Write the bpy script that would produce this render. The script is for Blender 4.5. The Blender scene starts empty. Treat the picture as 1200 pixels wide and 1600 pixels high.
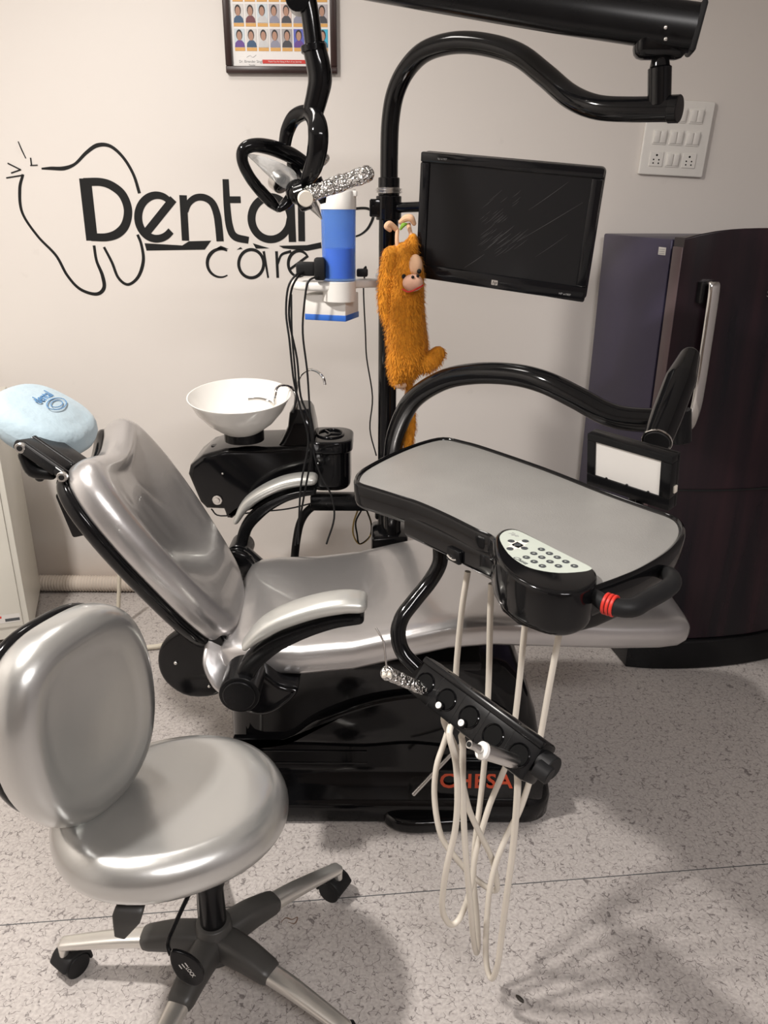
import bpy, bmesh, math, random
from mathutils import Vector, Matrix
random.seed(7)
PI = math.pi
V = Vector
scene = bpy.context.scene
COL = scene.collection

# ------------------------------------------------------------------ camera
FPX, PITCH, ROLL, CAMZ = 1230.0, math.radians(21.4), math.radians(0.4), 1.5
_f = V((0, math.cos(PITCH), -math.sin(PITCH)))
_r0 = V((1, 0, 0)); _u0 = _r0.cross(_f)
_r = _r0 * math.cos(ROLL) + _u0 * math.sin(ROLL)
_u = _u0 * math.cos(ROLL) - _r0 * math.sin(ROLL)
CAM = V((0, 0, CAMZ))
cd = bpy.data.cameras.new('camera'); cam = bpy.data.objects.new('camera', cd); COL.objects.link(cam)
cd.sensor_fit = 'VERTICAL'; cd.sensor_height = 36; cd.sensor_width = 27; cd.lens = FPX / 1600 * 36
cd.clip_start = 0.02
m = Matrix((( _r.x, _u.x, -_f.x, 0), (_r.y, _u.y, -_f.y, 0), (_r.z, _u.z, -_f.z, CAMZ), (0, 0, 0, 1)))
cam.matrix_world = m
scene.camera = cam

def A(px, py, y=None, z=None, x=None):
    d = _f * FPX + _r * (px - 600) - _u * (py - 800)
    if y is not None: t = y / d.y
    elif z is not None: t = (z - CAMZ) / d.z
    else: t = x / d.x
    return CAM + d * t

# ------------------------------------------------------------------ world, lights, exposure
w = bpy.data.worlds.new('world'); scene.world = w; w.use_nodes = True
w.node_tree.nodes['Background'].inputs[0].default_value = (0.8, 0.85, 1, 1)
w.node_tree.nodes['Background'].inputs[1].default_value = 0.0
vs = scene.view_settings
vs.view_transform = 'Standard'; vs.look = 'None'; vs.gamma = 1; vs.use_curve_mapping = False
vs.exposure = 0.0

def area(name, loc, target, sx, sy, power, col):
    ld = bpy.data.lights.new(name, 'AREA'); ld.shape = 'RECTANGLE'; ld.size = sx; ld.size_y = sy
    ld.energy = power; ld.color = col
    o = bpy.data.objects.new(name, ld); COL.objects.link(o); o.location = loc
    o.rotation_euler = (V(target) - V(loc)).to_track_quat('-Z', 'Y').to_euler()
    return o
area('ceiling_panel_light', (-1.2, 1.05, 2.66), (-1.2, 1.05, 0), 0.14, 0.14, 74, (1, 0.95, 0.90))
area('wall_side_light', (-0.75, 2.05, 2.66), (-0.75, 2.05, 0), 0.3, 0.3, 7, (1, 0.95, 0.90))
area('rear_ceiling_light', (0.8, -0.9, 2.66), (0.8, -0.9, 0), 1.2, 0.3, 76, (1, 0.965, 0.955))

# ------------------------------------------------------------------ materials
def mat(name, col, rough=0.5, metal=0.0, coat=0.0, coat_rough=0.05, trans=0.0, spec=0.5, noise=0.0, nscale=6.0, bump=0.0, bscale=40.0, alpha=1.0, sheen=0.0, ior=1.45, rnoise=0.0):
    m = bpy.data.materials.new(name); m.use_nodes = True
    nt = m.node_tree; b = nt.nodes['Principled BSDF']
    b.inputs['Base Color'].default_value = (*col, 1)
    b.inputs['Roughness'].default_value = rough
    b.inputs['Metallic'].default_value = metal
    b.inputs['Coat Weight'].default_value = coat
    b.inputs['Coat Roughness'].default_value = coat_rough
    b.inputs['Transmission Weight'].default_value = trans
    b.inputs['Specular IOR Level'].default_value = spec
    b.inputs['Alpha'].default_value = alpha
    b.inputs['IOR'].default_value = ior
    b.inputs['Sheen Weight'].default_value = sheen
    tc = nt.nodes.new('ShaderNodeTexCoord')
    n = nt.nodes.new('ShaderNodeTexNoise'); n.inputs['Scale'].default_value = nscale; n.inputs['Detail'].default_value = 4
    nt.links.new(tc.outputs['Object'], n.inputs['Vector'])
    if noise:
        mx = nt.nodes.new('ShaderNodeMix'); mx.data_type = 'RGBA'
        mx.inputs[6].default_value = (*[c * (1 - noise) for c in col], 1); mx.inputs[7].default_value = (*[min(1, c * (1 + noise)) for c in col], 1)
        nt.links.new(n.outputs['Fac'], mx.inputs[0]); nt.links.new(mx.outputs[2], b.inputs['Base Color'])
    if rnoise:
        mr = nt.nodes.new('ShaderNodeMapRange'); mr.inputs['To Min'].default_value = rough; mr.inputs['To Max'].default_value = rough + rnoise
        nt.links.new(n.outputs['Fac'], mr.inputs['Value']); nt.links.new(mr.outputs['Result'], b.inputs['Roughness'])
    if bump:
        n2 = nt.nodes.new('ShaderNodeTexNoise'); n2.inputs['Scale'].default_value = bscale; n2.inputs['Detail'].default_value = 3
        nt.links.new(tc.outputs['Object'], n2.inputs['Vector'])
        bp = nt.nodes.new('ShaderNodeBump'); bp.inputs['Strength'].default_value = bump; bp.inputs['Distance'].default_value = 0.01
        nt.links.new(n2.outputs['Fac'], bp.inputs['Height']); nt.links.new(bp.outputs['Normal'], b.inputs['Normal'])
        m['bump'] = 1
    return m

M = {}
M['black'] = mat('glossy_black', (0.004, 0.004, 0.0045), 0.07, spec=0.36, coat=0.0, rnoise=0.05)
M['satin'] = mat('satin_black', (0.006, 0.006, 0.0065), 0.24, spec=0.25, noise=0.3, nscale=20)
M['rubber'] = mat('matt_black', (0.012, 0.012, 0.0125), 0.5, spec=0.22, noise=0.3, nscale=30)
M['silver'] = mat('silver_vinyl', (0.52, 0.505, 0.50), 0.30, metal=0.8, coat=0.6, coat_rough=0.06, noise=0.06, nscale=4, bump=0.12, bscale=16)
M['silver2'] = mat('silver_vinyl_stool', (0.52, 0.52, 0.505), 0.28, metal=0.8, coat=0.5, coat_rough=0.06, noise=0.05, nscale=4, bump=0.08, bscale=14)
M['pad'] = mat('silver_armrest', (0.56, 0.56, 0.53), 0.34, metal=0.6, noise=0.04, nscale=8)
M['chrome'] = mat('chrome', (0.75, 0.74, 0.72), 0.12, metal=1.0)
M['steel'] = mat('brushed_steel', (0.60, 0.59, 0.57), 0.28, metal=1.0, noise=0.1, nscale=30)
M['star'] = mat('star_plastic', (0.045, 0.043, 0.04), 0.42, noise=0.2, nscale=14)
M['white'] = mat('white_plastic', (0.74, 0.72, 0.68), 0.35, noise=0.04, nscale=8)
M['ceramic'] = mat('white_ceramic', (0.80, 0.78, 0.74), 0.12, coat=0.4)
M['blue'] = mat('blue_plastic', (0.03, 0.13, 0.50), 0.4, noise=0.1)
M['cup'] = mat('translucent_blue', (0.20, 0.42, 0.95), 0.12, trans=0.7, noise=0.05, alpha=0.75, ior=1.15)
M['cupin'] = mat('blue_cups', (0.03, 0.13, 0.60), 0.45, noise=0.08)
M['hose'] = mat('beige_hose', (0.60, 0.55, 0.45), 0.45, noise=0.08, nscale=12)
M['hosew'] = mat('pale_hose', (0.66, 0.61, 0.53), 0.45, noise=0.08, nscale=12)
M['ink'] = mat('black_wall_paint', (0.006, 0.006, 0.006), 0.6, spec=0.3, noise=0.2, nscale=20)
M['hole'] = mat('dark_recess', (0.002, 0.002, 0.002), 0.6, spec=0.1)
M['red'] = mat('red_plastic', (0.55, 0.03, 0.02), 0.4, noise=0.1)
M['orange'] = mat('orange_lettering', (0.48, 0.06, 0.02), 0.45, noise=0.05)
M['glass'] = mat('lamp_shield', (0.75, 0.77, 0.77), 0.08, trans=0.6, ior=1.4, noise=0.03, alpha=0.7)
M['leg'] = mat('polished_leg', (0.70, 0.68, 0.64), 0.30, metal=0.85, noise=0.1, nscale=25)
M['screen'] = mat('lcd_screen', (0.008, 0.008, 0.009), 0.14, spec=0.32, rnoise=0.12, nscale=9)
M['bezel'] = mat('monitor_bezel', (0.006, 0.006, 0.007), 0.10, spec=0.35, coat=0.0, rnoise=0.05)
M['mat_grey'] = mat('tray_liner', (0.25, 0.243, 0.23), 0.42, noise=0.14, nscale=9, bump=0.08, bscale=300, spec=0.4)
M['keypad'] = mat('keypad_film', (0.50, 0.54, 0.48), 0.3, noise=0.03)
M['keystar'] = mat('keypad_cross', (0.78, 0.74, 0.68), 0.35)
M['darkgrey'] = mat('dark_grey_print', (0.06, 0.065, 0.07), 0.5)
M['greyprint'] = mat('grey_print', (0.30, 0.30, 0.30), 0.5)
M['acrylic'] = mat('white_acrylic', (0.68, 0.66, 0.63), 0.3, noise=0.01)
M['wood'] = mat('dark_wood_frame', (0.028, 0.012, 0.010), 0.35, noise=0.3, nscale=40)
M['paper'] = mat('poster_paper', (0.78, 0.76, 0.74), 0.3, noise=0.02)
M['amber'] = mat('amber_caption', (0.66, 0.36, 0.10), 0.5)
M['cover'] = mat('blue_headrest_cover', (0.34, 0.43, 0.48), 0.75, noise=0.08, nscale=10, bump=0.5, bscale=22, sheen=0.2)
M['coverink'] = mat('blue_print', (0.08, 0.20, 0.38), 0.7)
M['fur'] = mat('orange_fur', (0.62, 0.235, 0.008), 0.8, noise=0.55, nscale=110, sheen=0.1)
M['skin'] = mat('beige_felt', (0.72, 0.45, 0.28), 0.85, noise=0.08, nscale=40)
M['skin2'] = mat('pink_muzzle', (0.72, 0.42, 0.30), 0.8, noise=0.08, nscale=40)
M['fridge_side'] = mat('navy_steel_panel', (0.045, 0.038, 0.075), 0.36, metal=0.3, noise=0.35, nscale=1.6)
M['fridge_strip'] = mat('brown_door_edge', (0.11, 0.075, 0.08), 0.35, metal=0.3, noise=0.1)
M['cabinet'] = mat('cream_painted_metal', (0.66, 0.64, 0.57), 0.35, noise=0.06, nscale=5)
M['pipe'] = mat('ribbed_duct', (0.62, 0.55, 0.48), 0.6, noise=0.1, nscale=10)
M['yellow'] = mat('yellow_cable', (0.55, 0.38, 0.12), 0.5)
M['green'] = mat('green_felt', (0.22, 0.42, 0.05), 0.8)
M['leaf'] = mat('dark_seed', (0.03, 0.025, 0.02), 0.6, noise=0.3)
M['stain'] = mat('brown_stain', (0.16, 0.10, 0.07), 0.7)
M['label'] = mat('label_paper', (0.6, 0.58, 0.55), 0.5)
M['ceiling'] = mat('ceiling_paint', (0.80, 0.79, 0.77), 0.8, noise=0.02)
M['skinp'] = mat('portrait_skin', (0.42, 0.24, 0.17), 0.6)
M['hairp'] = mat('portrait_hair', (0.03, 0.025, 0.025), 0.6)

def foil():
    m = mat('crumpled_foil', (0.66, 0.65, 0.63), 0.22, metal=1.0)
    nt = m.node_tree; b = nt.nodes['Principled BSDF']
    tc = nt.nodes.new('ShaderNodeTexCoord'); v = nt.nodes.new('ShaderNodeTexVoronoi'); v.inputs['Scale'].default_value = 130
    n = nt.nodes.new('ShaderNodeTexNoise'); n.inputs['Scale'].default_value = 60
    mx = nt.nodes.new('ShaderNodeMixRGB') if False else None
    add = nt.nodes.new('ShaderNodeVectorMath'); add.operation = 'MULTIPLY_ADD'
    add.inputs[1].default_value = (0.03, 0.03, 0.03)
    nt.links.new(n.outputs['Color'], add.inputs[0]); nt.links.new(tc.outputs['Object'], n.inputs['Vector']); nt.links.new(tc.outputs['Object'], add.inputs[2])
    nt.links.new(add.outputs[0], v.inputs['Vector'])
    bp = nt.nodes.new('ShaderNodeBump'); bp.inputs['Strength'].default_value = 1.0; bp.inputs['Distance'].default_value = 0.006
    nt.links.new(v.outputs['Distance'], bp.inputs['Height']); nt.links.new(bp.outputs['Normal'], b.inputs['Normal'])
    return m
M['foil'] = foil()

def wall_mat():
    m = mat('wall_paint', (0.68, 0.64, 0.60), 0.5, noise=0.03, nscale=1.5)
    nt = m.node_tree; b = nt.nodes['Principled BSDF']
    tc = nt.nodes.new('ShaderNodeTexCoord')
    # small scuffs and a brownish rim of dirt close to the floor
    n = nt.nodes.new('ShaderNodeTexNoise'); n.inputs['Scale'].default_value = 14; n.inputs['Detail'].default_value = 8
    nt.links.new(tc.outputs['Object'], n.inputs['Vector'])
    cr = nt.nodes.new('ShaderNodeValToRGB'); cr.color_ramp.elements[0].position = 0.70; cr.color_ramp.elements[1].position = 0.76
    nt.links.new(n.outputs['Fac'], cr.inputs['Fac'])
    g = nt.nodes.new('ShaderNodeNewGeometry'); sp = nt.nodes.new('ShaderNodeSeparateXYZ'); nt.links.new(g.outputs['Position'], sp.inputs[0])
    n3 = nt.nodes.new('ShaderNodeTexNoise'); n3.inputs['Scale'].default_value = 7; n3.inputs['Detail'].default_value = 6
    nt.links.new(tc.outputs['Object'], n3.inputs['Vector'])
    ad = nt.nodes.new('ShaderNodeMath'); ad.operation = 'MULTIPLY_ADD'; ad.inputs[1].default_value = 0.20
    nt.links.new(n3.outputs['Fac'], ad.inputs[0]); nt.links.new(sp.outputs['Z'], ad.inputs[2])
    mr = nt.nodes.new('ShaderNodeMapRange'); mr.inputs['From Min'].default_value = 0.30; mr.inputs['From Max'].default_value = 0.12
    mr.inputs['To Min'].default_value = 0; mr.inputs['To Max'].default_value = 0.35
    nt.links.new(ad.outputs[0], mr.inputs['Value'])
    src = b.inputs['Base Color'].links[0].from_socket
    m1 = nt.nodes.new('ShaderNodeMix'); m1.data_type = 'RGBA'; m1.inputs[7].default_value = (0.45, 0.30, 0.20, 1)
    nt.links.new(mr.outputs['Result'], m1.inputs[0]); nt.links.new(src, m1.inputs[6])
    sc = nt.nodes.new('ShaderNodeMath'); sc.operation = 'MULTIPLY'; sc.inputs[1].default_value = 0.10
    nt.links.new(cr.outputs['Color'], sc.inputs[0])
    m2 = nt.nodes.new('ShaderNodeMix'); m2.data_type = 'RGBA'; m2.inputs[7].default_value = (0.4, 0.36, 0.33, 1)
    nt.links.new(sc.outputs[0], m2.inputs[0]); nt.links.new(m1.outputs[2], m2.inputs[6]); nt.links.new(m2.outputs[2], b.inputs['Base Color'])
    return m
M['wall'] = wall_mat()

def floor_mat():
    m = mat('crackled_vinyl', (0.56, 0.51, 0.49), 0.35)
    nt = m.node_tree; b = nt.nodes['Principled BSDF']; L = nt.links.new
    tc = nt.nodes.new('ShaderNodeTexCoord')
    def noise(s, d=4):
        n = nt.nodes.new('ShaderNodeTexNoise'); n.inputs['Scale'].default_value = s; n.inputs['Detail'].default_value = d
        L(tc.outputs['Object'], n.inputs['Vector']); return n
    wn = noise(35, 3)
    wa = nt.nodes.new('ShaderNodeVectorMath'); wa.operation = 'MULTIPLY_ADD'; wa.inputs[1].default_value = (0.05, 0.05, 0)
    L(wn.outputs['Color'], wa.inputs[0]); L(tc.outputs['Object'], wa.inputs[2])
    v = nt.nodes.new('ShaderNodeTexVoronoi'); v.feature = 'DISTANCE_TO_EDGE'; v.inputs['Scale'].default_value = 55
    L(wa.outputs[0], v.inputs['Vector'])
    lt = nt.nodes.new('ShaderNodeMapRange'); lt.inputs['From Min'].default_value = 0.015; lt.inputs['From Max'].default_value = 0.05
    lt.inputs['To Min'].default_value = 1; lt.inputs['To Max'].default_value = 0
    L(v.outputs['Distance'], lt.inputs['Value'])
    br = noise(60, 2)
    gate = nt.nodes.new('ShaderNodeMapRange'); gate.inputs['From Min'].default_value = 0.46; gate.inputs['From Max'].default_value = 0.52
    L(br.outputs['Fac'], gate.inputs['Value'])
    mu = nt.nodes.new('ShaderNodeMath'); mu.operation = 'MULTIPLY'; L(lt.outputs['Result'], mu.inputs[0]); L(gate.outputs['Result'], mu.inputs[1])
    mu2 = nt.nodes.new('ShaderNodeMath'); mu2.operation = 'MULTIPLY'; mu2.inputs[1].default_value = 0.75; L(mu.outputs[0], mu2.inputs[0])
    bl = noise(140, 3)
    base = nt.nodes.new('ShaderNodeMix'); base.data_type = 'RGBA'
    base.inputs[6].default_value = (0.37, 0.338, 0.32, 1); base.inputs[7].default_value = (0.48, 0.445, 0.42, 1)
    rr = nt.nodes.new('ShaderNodeMapRange'); rr.inputs['From Min'].default_value = 0.35; rr.inputs['From Max'].default_value = 0.65
    L(bl.outputs['Fac'], rr.inputs['Value']); L(rr.outputs['Result'], base.inputs[0])
    mx = nt.nodes.new('ShaderNodeMix'); mx.data_type = 'RGBA'; mx.inputs[7].default_value = (0.09, 0.075, 0.075, 1)
    L(mu2.outputs[0], mx.inputs[0]); L(base.outputs[2], mx.inputs[6]); L(mx.outputs[2], b.inputs['Base Color'])
    rn = noise(5, 3); rm = nt.nodes.new('ShaderNodeMapRange'); rm.inputs['To Min'].default_value = 0.28; rm.inputs['To Max'].default_value = 0.5
    L(rn.outputs['Fac'], rm.inputs['Value']); L(rm.outputs['Result'], b.inputs['Roughness'])
    return m
M['floor'] = floor_mat()

def door_mat():
    m = mat('maroon_door_film', (0.02, 0.012, 0.014), 0.26, spec=0.35)
    nt = m.node_tree; b = nt.nodes['Principled BSDF']; L = nt.links.new
    tc = nt.nodes.new('ShaderNodeTexCoord'); mp = nt.nodes.new('ShaderNodeMapping'); mp.inputs['Scale'].default_value = (9, 9, 0.7)
    L(tc.outputs['Object'], mp.inputs['Vector'])
    n = nt.nodes.new('ShaderNodeTexNoise'); n.inputs['Scale'].default_value = 1.2; n.inputs['Detail'].default_value = 5
    L(mp.outputs['Vector'], n.inputs['Vector'])
    cr = nt.nodes.new('ShaderNodeValToRGB')
    cr.color_ramp.elements[0].position = 0.35; cr.color_ramp.elements[0].color = (0.007, 0.006, 0.009, 1)
    cr.color_ramp.elements[1].position = 0.75; cr.color_ramp.elements[1].color = (0.034, 0.014, 0.018, 1)
    L(n.outputs['Fac'], cr.inputs['Fac']); L(cr.outputs['Color'], b.inputs['Base Color'])
    return m
M['fridge_door'] = door_mat()

# ------------------------------------------------------------------ object helpers
WL = {}
def tag(o, label=None, cat=None, group=None, kind=None):
    if label: o['label'] = label
    if cat: o['category'] = cat
    if group: o['group'] = group
    if kind: o['kind'] = kind
    return o
def empty(name, loc, label, cat, group=None):
    o = bpy.data.objects.new(name, None); COL.objects.link(o); o.location = loc; o.empty_display_size = 0.05
    WL[o] = V(loc); return tag(o, label, cat, group)
def mk(name, bm, mats, parent=None, smooth=True, ang=35, label=None, kind=None, merge=1e-5, origin=None):
    if merge: bmesh.ops.remove_doubles(bm, verts=bm.verts, dist=merge)
    bmesh.ops.recalc_face_normals(bm, faces=bm.faces)
    vs_ = [v.co for v in bm.verts]
    c = origin if origin else V(tuple((min(v[i] for v in vs_) + max(v[i] for v in vs_)) / 2 for i in range(3)))
    bmesh.ops.translate(bm, verts=bm.verts, vec=-c)
    if smooth:
        for f in bm.faces: f.smooth = True
        ca = math.radians(ang)
        for e in bm.edges:
            if len(e.link_faces) == 2 and e.calc_face_angle(0) > ca: e.smooth = False
    me = bpy.data.meshes.new(name); bm.to_mesh(me); bm.free()
    if not isinstance(mats, (list, tuple)): mats = [mats]
    for x in mats: me.materials.append(M[x] if isinstance(x, str) else x)
    o = bpy.data.objects.new(name, me); COL.objects.link(o)
    WL[o] = c
    if parent is not None:
        o.parent = parent; o.location = c - WL[parent]
    else: o.location = c
    if label: o['label'] = label
    if kind: o['kind'] = kind
    return o
def B(): return bmesh.new()

def frame(o, x, y):
    x = V(x).normalized(); y = V(y); y = (y - x * y.dot(x)).normalized(); z = x.cross(y)
    return Matrix(((x.x, y.x, z.x, o[0]), (x.y, y.y, z.y, o[1]), (x.z, y.z, z.z, o[2]), (0, 0, 0, 1)))
I4 = Matrix.Identity(4)

def spline(pts, sub=6, closed=False):
    pts = [V(p) for p in pts]; n = len(pts); out = []
    if n < 3: return pts
    segs = n if closed else n - 1
    for i in range(segs):
        p1 = pts[i]; p2 = pts[(i + 1) % n]
        p0 = pts[(i - 1) % n] if (closed or i > 0) else p1 * 2 - p2
        p3 = pts[(i + 2) % n] if (closed or i + 2 < n) else p2 * 2 - p1
        for k in range(sub):
            t = k / sub
            out.append(0.5 * ((2 * p1) + (p2 - p0) * t + (2 * p0 - 5 * p1 + 4 * p2 - p3) * t * t + (3 * p1 - p0 - 3 * p2 + p3) * t ** 3))
    if not closed: out.append(pts[-1])
    return out
def lerp_list(vals, n):
    out = []
    for i in range(n):
        t = i / (n - 1) * (len(vals) - 1); k = min(int(t), len(vals) - 2); out.append(vals[k] + (vals[k + 1] - vals[k]) * (t - k))
    return out
def rings(bm, rs, cap=True, mi=0, closed=False):
    vr = [[bm.verts.new(p) for p in r] for r in rs]; n = len(vr[0])
    pairs = list(zip(vr, vr[1:])) + ([(vr[-1], vr[0])] if closed else [])
    for a, b in pairs:
        for i in range(n):
            try: bm.faces.new((a[i], a[(i + 1) % n], b[(i + 1) % n], b[i])).material_index = mi
            except ValueError: pass
    if cap and not closed:
        for r in (vr[0], vr[-1]):
            try: bm.faces.new(r).material_index = mi
            except ValueError: pass
    return vr
def tube(bm, pts, r, seg=12, sub=6, closed=False, round_end=False, flat=1.0, up=None, mi=0, smooth=True):
    """tube along pts; r a number or a list; flat squashes along 'up'"""
    P = spline(pts, sub, closed) if smooth else [V(p) for p in pts]
    n = len(P)
    R = lerp_list(list(r), n) if isinstance(r, (list, tuple)) else [r] * n
    if round_end and not closed:
        d0 = (P[0] - P[1]).normalized(); d1 = (P[-1] - P[-2]).normalized()
        a = [(math.sin(t), math.cos(t)) for t in (PI / 2 * .96, PI / 3, PI / 6)]
        P = [P[0] + d0 * R[0] * s for s, c in a] + P + [P[-1] + d1 * R[-1] * s for s, c in reversed(a)]
        R = [R[0] * c for s, c in a] + R + [R[-1] * c for s, c in reversed(a)]; n = len(P)
    T = []
    for i in range(n):
        if closed: t = P[(i + 1) % n] - P[i - 1]
        else: t = P[min(i + 1, n - 1)] - P[max(i - 1, 0)]
        T.append(t.normalized())
    ref = V(up) if up else (V((0, 0, 1)) if abs(T[0].z) < .9 else V((1, 0, 0)))
    rs = []; nrm = (ref - T[0] * ref.dot(T[0])).normalized()
    for i in range(n):
        if up: nn = ref - T[i] * ref.dot(T[i]); nrm = nn.normalized() if nn.length > 1e-4 else nrm
        else: nrm = (nrm - T[i] * nrm.dot(T[i])).normalized()
        b = T[i].cross(nrm)
        rs.append([P[i] + (nrm * math.cos(2 * PI * k / seg) * flat + b * math.sin(2 * PI * k / seg)) * R[i] for k in range(seg)])
    rings(bm, rs, True, mi, closed)
def sweep(bm, pts, W, H, side, sub=6, seg=20, ex=0.5, mi=0, round_end=True):
    """superelliptic section: W half-width along 'side', H half-height across it"""
    P = spline(pts, sub); n = len(P); side = V(side).normalized()
    Wl = lerp_list(W if isinstance(W, (list, tuple)) else [W, W], n); Hl = lerp_list(H if isinstance(H, (list, tuple)) else [H, H], n)
    if round_end:
        d0 = (P[0] - P[1]).normalized(); d1 = (P[-1] - P[-2]).normalized()
        a = [(math.sin(t), math.cos(t)) for t in (PI / 2 * .95, PI / 3, PI / 6)]
        h0, h1 = Hl[0], Hl[-1]
        P = [P[0] + d0 * h0 * s for s, c in a] + P + [P[-1] + d1 * h1 * s for s, c in reversed(a)]
        Hl = [h0 * c for s, c in a] + Hl + [h1 * c for s, c in reversed(a)]
        Wl = [Wl[0] - h0 * (1 - c) for s, c in a] + Wl + [Wl[-1] - h1 * (1 - c) for s, c in reversed(a)]; n = len(P)
    rs = []
    for i in range(n):
        t = (P[min(i + 1, n - 1)] - P[max(i - 1, 0)]).normalized()
        s = (side - t * side.dot(t)).normalized(); u = t.cross(s)
        ring = []
        for k in range(seg):
            a = 2 * PI * k / seg; c, d = math.cos(a), math.sin(a)
            ring.append(P[i] + s * (math.copysign(abs(c) ** ex, c) * Wl[i]) + u * (math.copysign(abs(d) ** ex, d) * Hl[i]))
        rs.append(ring)
    rings(bm, rs, True, mi)
def lathe(bm, prof, Mx=I4, seg=32, mi=0, sx=1, sy=1, cap=True):
    rs = [[Mx @ V((r * math.cos(2 * PI * k / seg) * sx, r * math.sin(2 * PI * k / seg) * sy, z)) for k in range(seg)] for r, z in prof]
    rings(bm, rs, cap, mi)
def cyl(bm, a, b, r, seg=20, r2=None, mi=0):
    a = V(a); b = V(b); d = b - a; x = d.orthogonal(); Mx = frame(a, x, d.cross(x)); L = d.length
    if Mx.col[2].xyz.dot(d) < 0: L = -L
    r2 = r if r2 is None else r2; e = min(0.0015, abs(L) * .2, r * .3) * (1 if L > 0 else -1); ea = abs(e)
    lathe(bm, [(r - ea, 0), (r, e), (r2, L - e), (max(r2 - ea, 1e-4), L)], Mx, seg, mi)
def box(bm, Mx, sx, sy, sz, bev=0.0, mi=0, segs=2):
    t = bmesh.new(); bmesh.ops.create_cube(t, size=1)
    bmesh.ops.scale(t, vec=(sx, sy, sz), verts=t.verts)
    if bev: bmesh.ops.bevel(t, geom=t.edges[:], offset=bev, segments=segs, affect='EDGES', profile=0.5)
    join(bm, t, Mx, mi)
def join(bm, t, Mx=I4, mi=None):
    mp = {v: bm.verts.new(Mx @ v.co) for v in t.verts}
    for f in t.faces:
        try:
            g = bm.faces.new([mp[v] for v in f.verts]); g.material_index = f.material_index if mi is None else mi
        except ValueError: pass
    t.free()
def outline_pts(pts, sub=6): return [p.to_2d() for p in spline([V((p[0], p[1], 0)) for p in pts], sub, True)]
def ccw(o):
    a = sum(o[i].x * o[(i + 1) % len(o)].y - o[(i + 1) % len(o)].x * o[i].y for i in range(len(o)))
    return o if a > 0 else o[::-1]
def inset(o, d):
    n = len(o); out = []
    for i in range(n):
        t = (o[(i + 1) % n] - o[i - 1]); t = t.normalized() if t.length > 1e-9 else V((1, 0))
        out.append(o[i] + V((-t.y, t.x)) * d)
    return out
def slab(bm, outl, z0, z1, e, Mx=I4, dome=0.0, dome2=0.0, zf=None, mi=0, nr=5, warp=None, e2=None, ninner=5):
    """slab or cushion: 2D outline, from z0 to z1, rounded rim radius e, domed top / bottom"""
    o = ccw([V(p) for p in outl]); c = sum(o, V((0, 0))) / len(o); e2 = e if e2 is None else e2
    rs = []
    def put(ring, z, top=0):
        r = []
        for p in ring:
            q = V((p.x, p.y, z)); 
            if zf and top: q.z += zf(p.x, p.y)
            if warp: q = warp(q)
            r.append(Mx @ q)
        rs.append(r)
    def inner(ins, z, dm, order):
        b = inset(o, ins)
        for s in order:
            put([c + (p - c) * s for p in b], z + dm * (1 - s * s), dm)
    sc = [1 - (k / ninner) for k in range(1, ninner)] + [0.04]
    if dome2: inner(e2, z0, -dome2, sc[::-1])
    for k in range(nr + 1):
        a = PI / 2 * k / nr; put(inset(o, e2 * (1 - math.sin(a))), z0 + e2 * (1 - math.cos(a)))
    for k in range(nr + 1):
        a = PI / 2 * k / nr; put(inset(o, e * (1 - math.cos(a))), z1 - e * (1 - math.sin(a)))
    if dome or zf: inner(e, z1, dome or 1e-6, sc)
    rings(bm, rs, True, mi)
def rrect(w, h, r, n=5):
    o = []
    for cx, cy, a0 in ((w / 2 - r, h / 2 - r, 0), (-w / 2 + r, h / 2 - r, PI / 2), (-w / 2 + r, -h / 2 + r, PI), (w / 2 - r, -h / 2 + r, 3 * PI / 2)):
        for k in range(n + 1): a = a0 + PI / 2 * k / n; o.append(V((cx + r * math.cos(a), cy + r * math.sin(a))))
    return o
def ell(rx, ry, n=40, p=1.0):
    return [V((math.copysign(abs(math.cos(2 * PI * k / n)) ** p, math.cos(2 * PI * k / n)) * rx, math.copysign(abs(math.sin(2 * PI * k / n)) ** p, math.sin(2 * PI * k / n)) * ry)) for k in range(n)]
def flat(bm, outl, z0, z1, Mx, mi=0):
    """plain prism (concave outlines allowed)"""
    o = ccw([V(p) for p in outl])
    a = [bm.verts.new(Mx @ V((p.x, p.y, z0))) for p in o]; b = [bm.verts.new(Mx @ V((p.x, p.y, z1))) for p in o]
    n = len(o)
    for i in range(n): bm.faces.new((a[i], a[(i + 1) % n], b[(i + 1) % n], b[i])).material_index = mi
    bm.faces.new(b).material_index = mi; bm.faces.new(a[::-1]).material_index = mi
def ribbon(bm, pts, wd, z0, z1, Mx, sub=8, closed=False, mi=0, smooth=True):
    P = [p.to_2d() for p in (spline([V((p[0], p[1], 0)) for p in pts], sub, closed) if smooth else [V((p[0], p[1], 0)) for p in pts])]
    n = len(P); Wd = lerp_list(list(wd), n) if isinstance(wd, (list, tuple)) else [wd] * n
    L, R = [], []
    for i in range(n):
        if closed: t = (P[(i + 1) % n] - P[i - 1]).normalized()
        else: t = (P[min(i + 1, n - 1)] - P[max(i - 1, 0)]).normalized()
        q = V((-t.y, t.x)) * Wd[i] / 2; L.append(P[i] + q); R.append(P[i] - q)
    rs = []
    for i in range(n):
        rs.append([Mx @ V((L[i].x, L[i].y, z0)), Mx @ V((R[i].x, R[i].y, z0)), Mx @ V((R[i].x, R[i].y, z1)), Mx @ V((L[i].x, L[i].y, z1))])
    rings(bm, rs, True, mi, closed)
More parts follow.
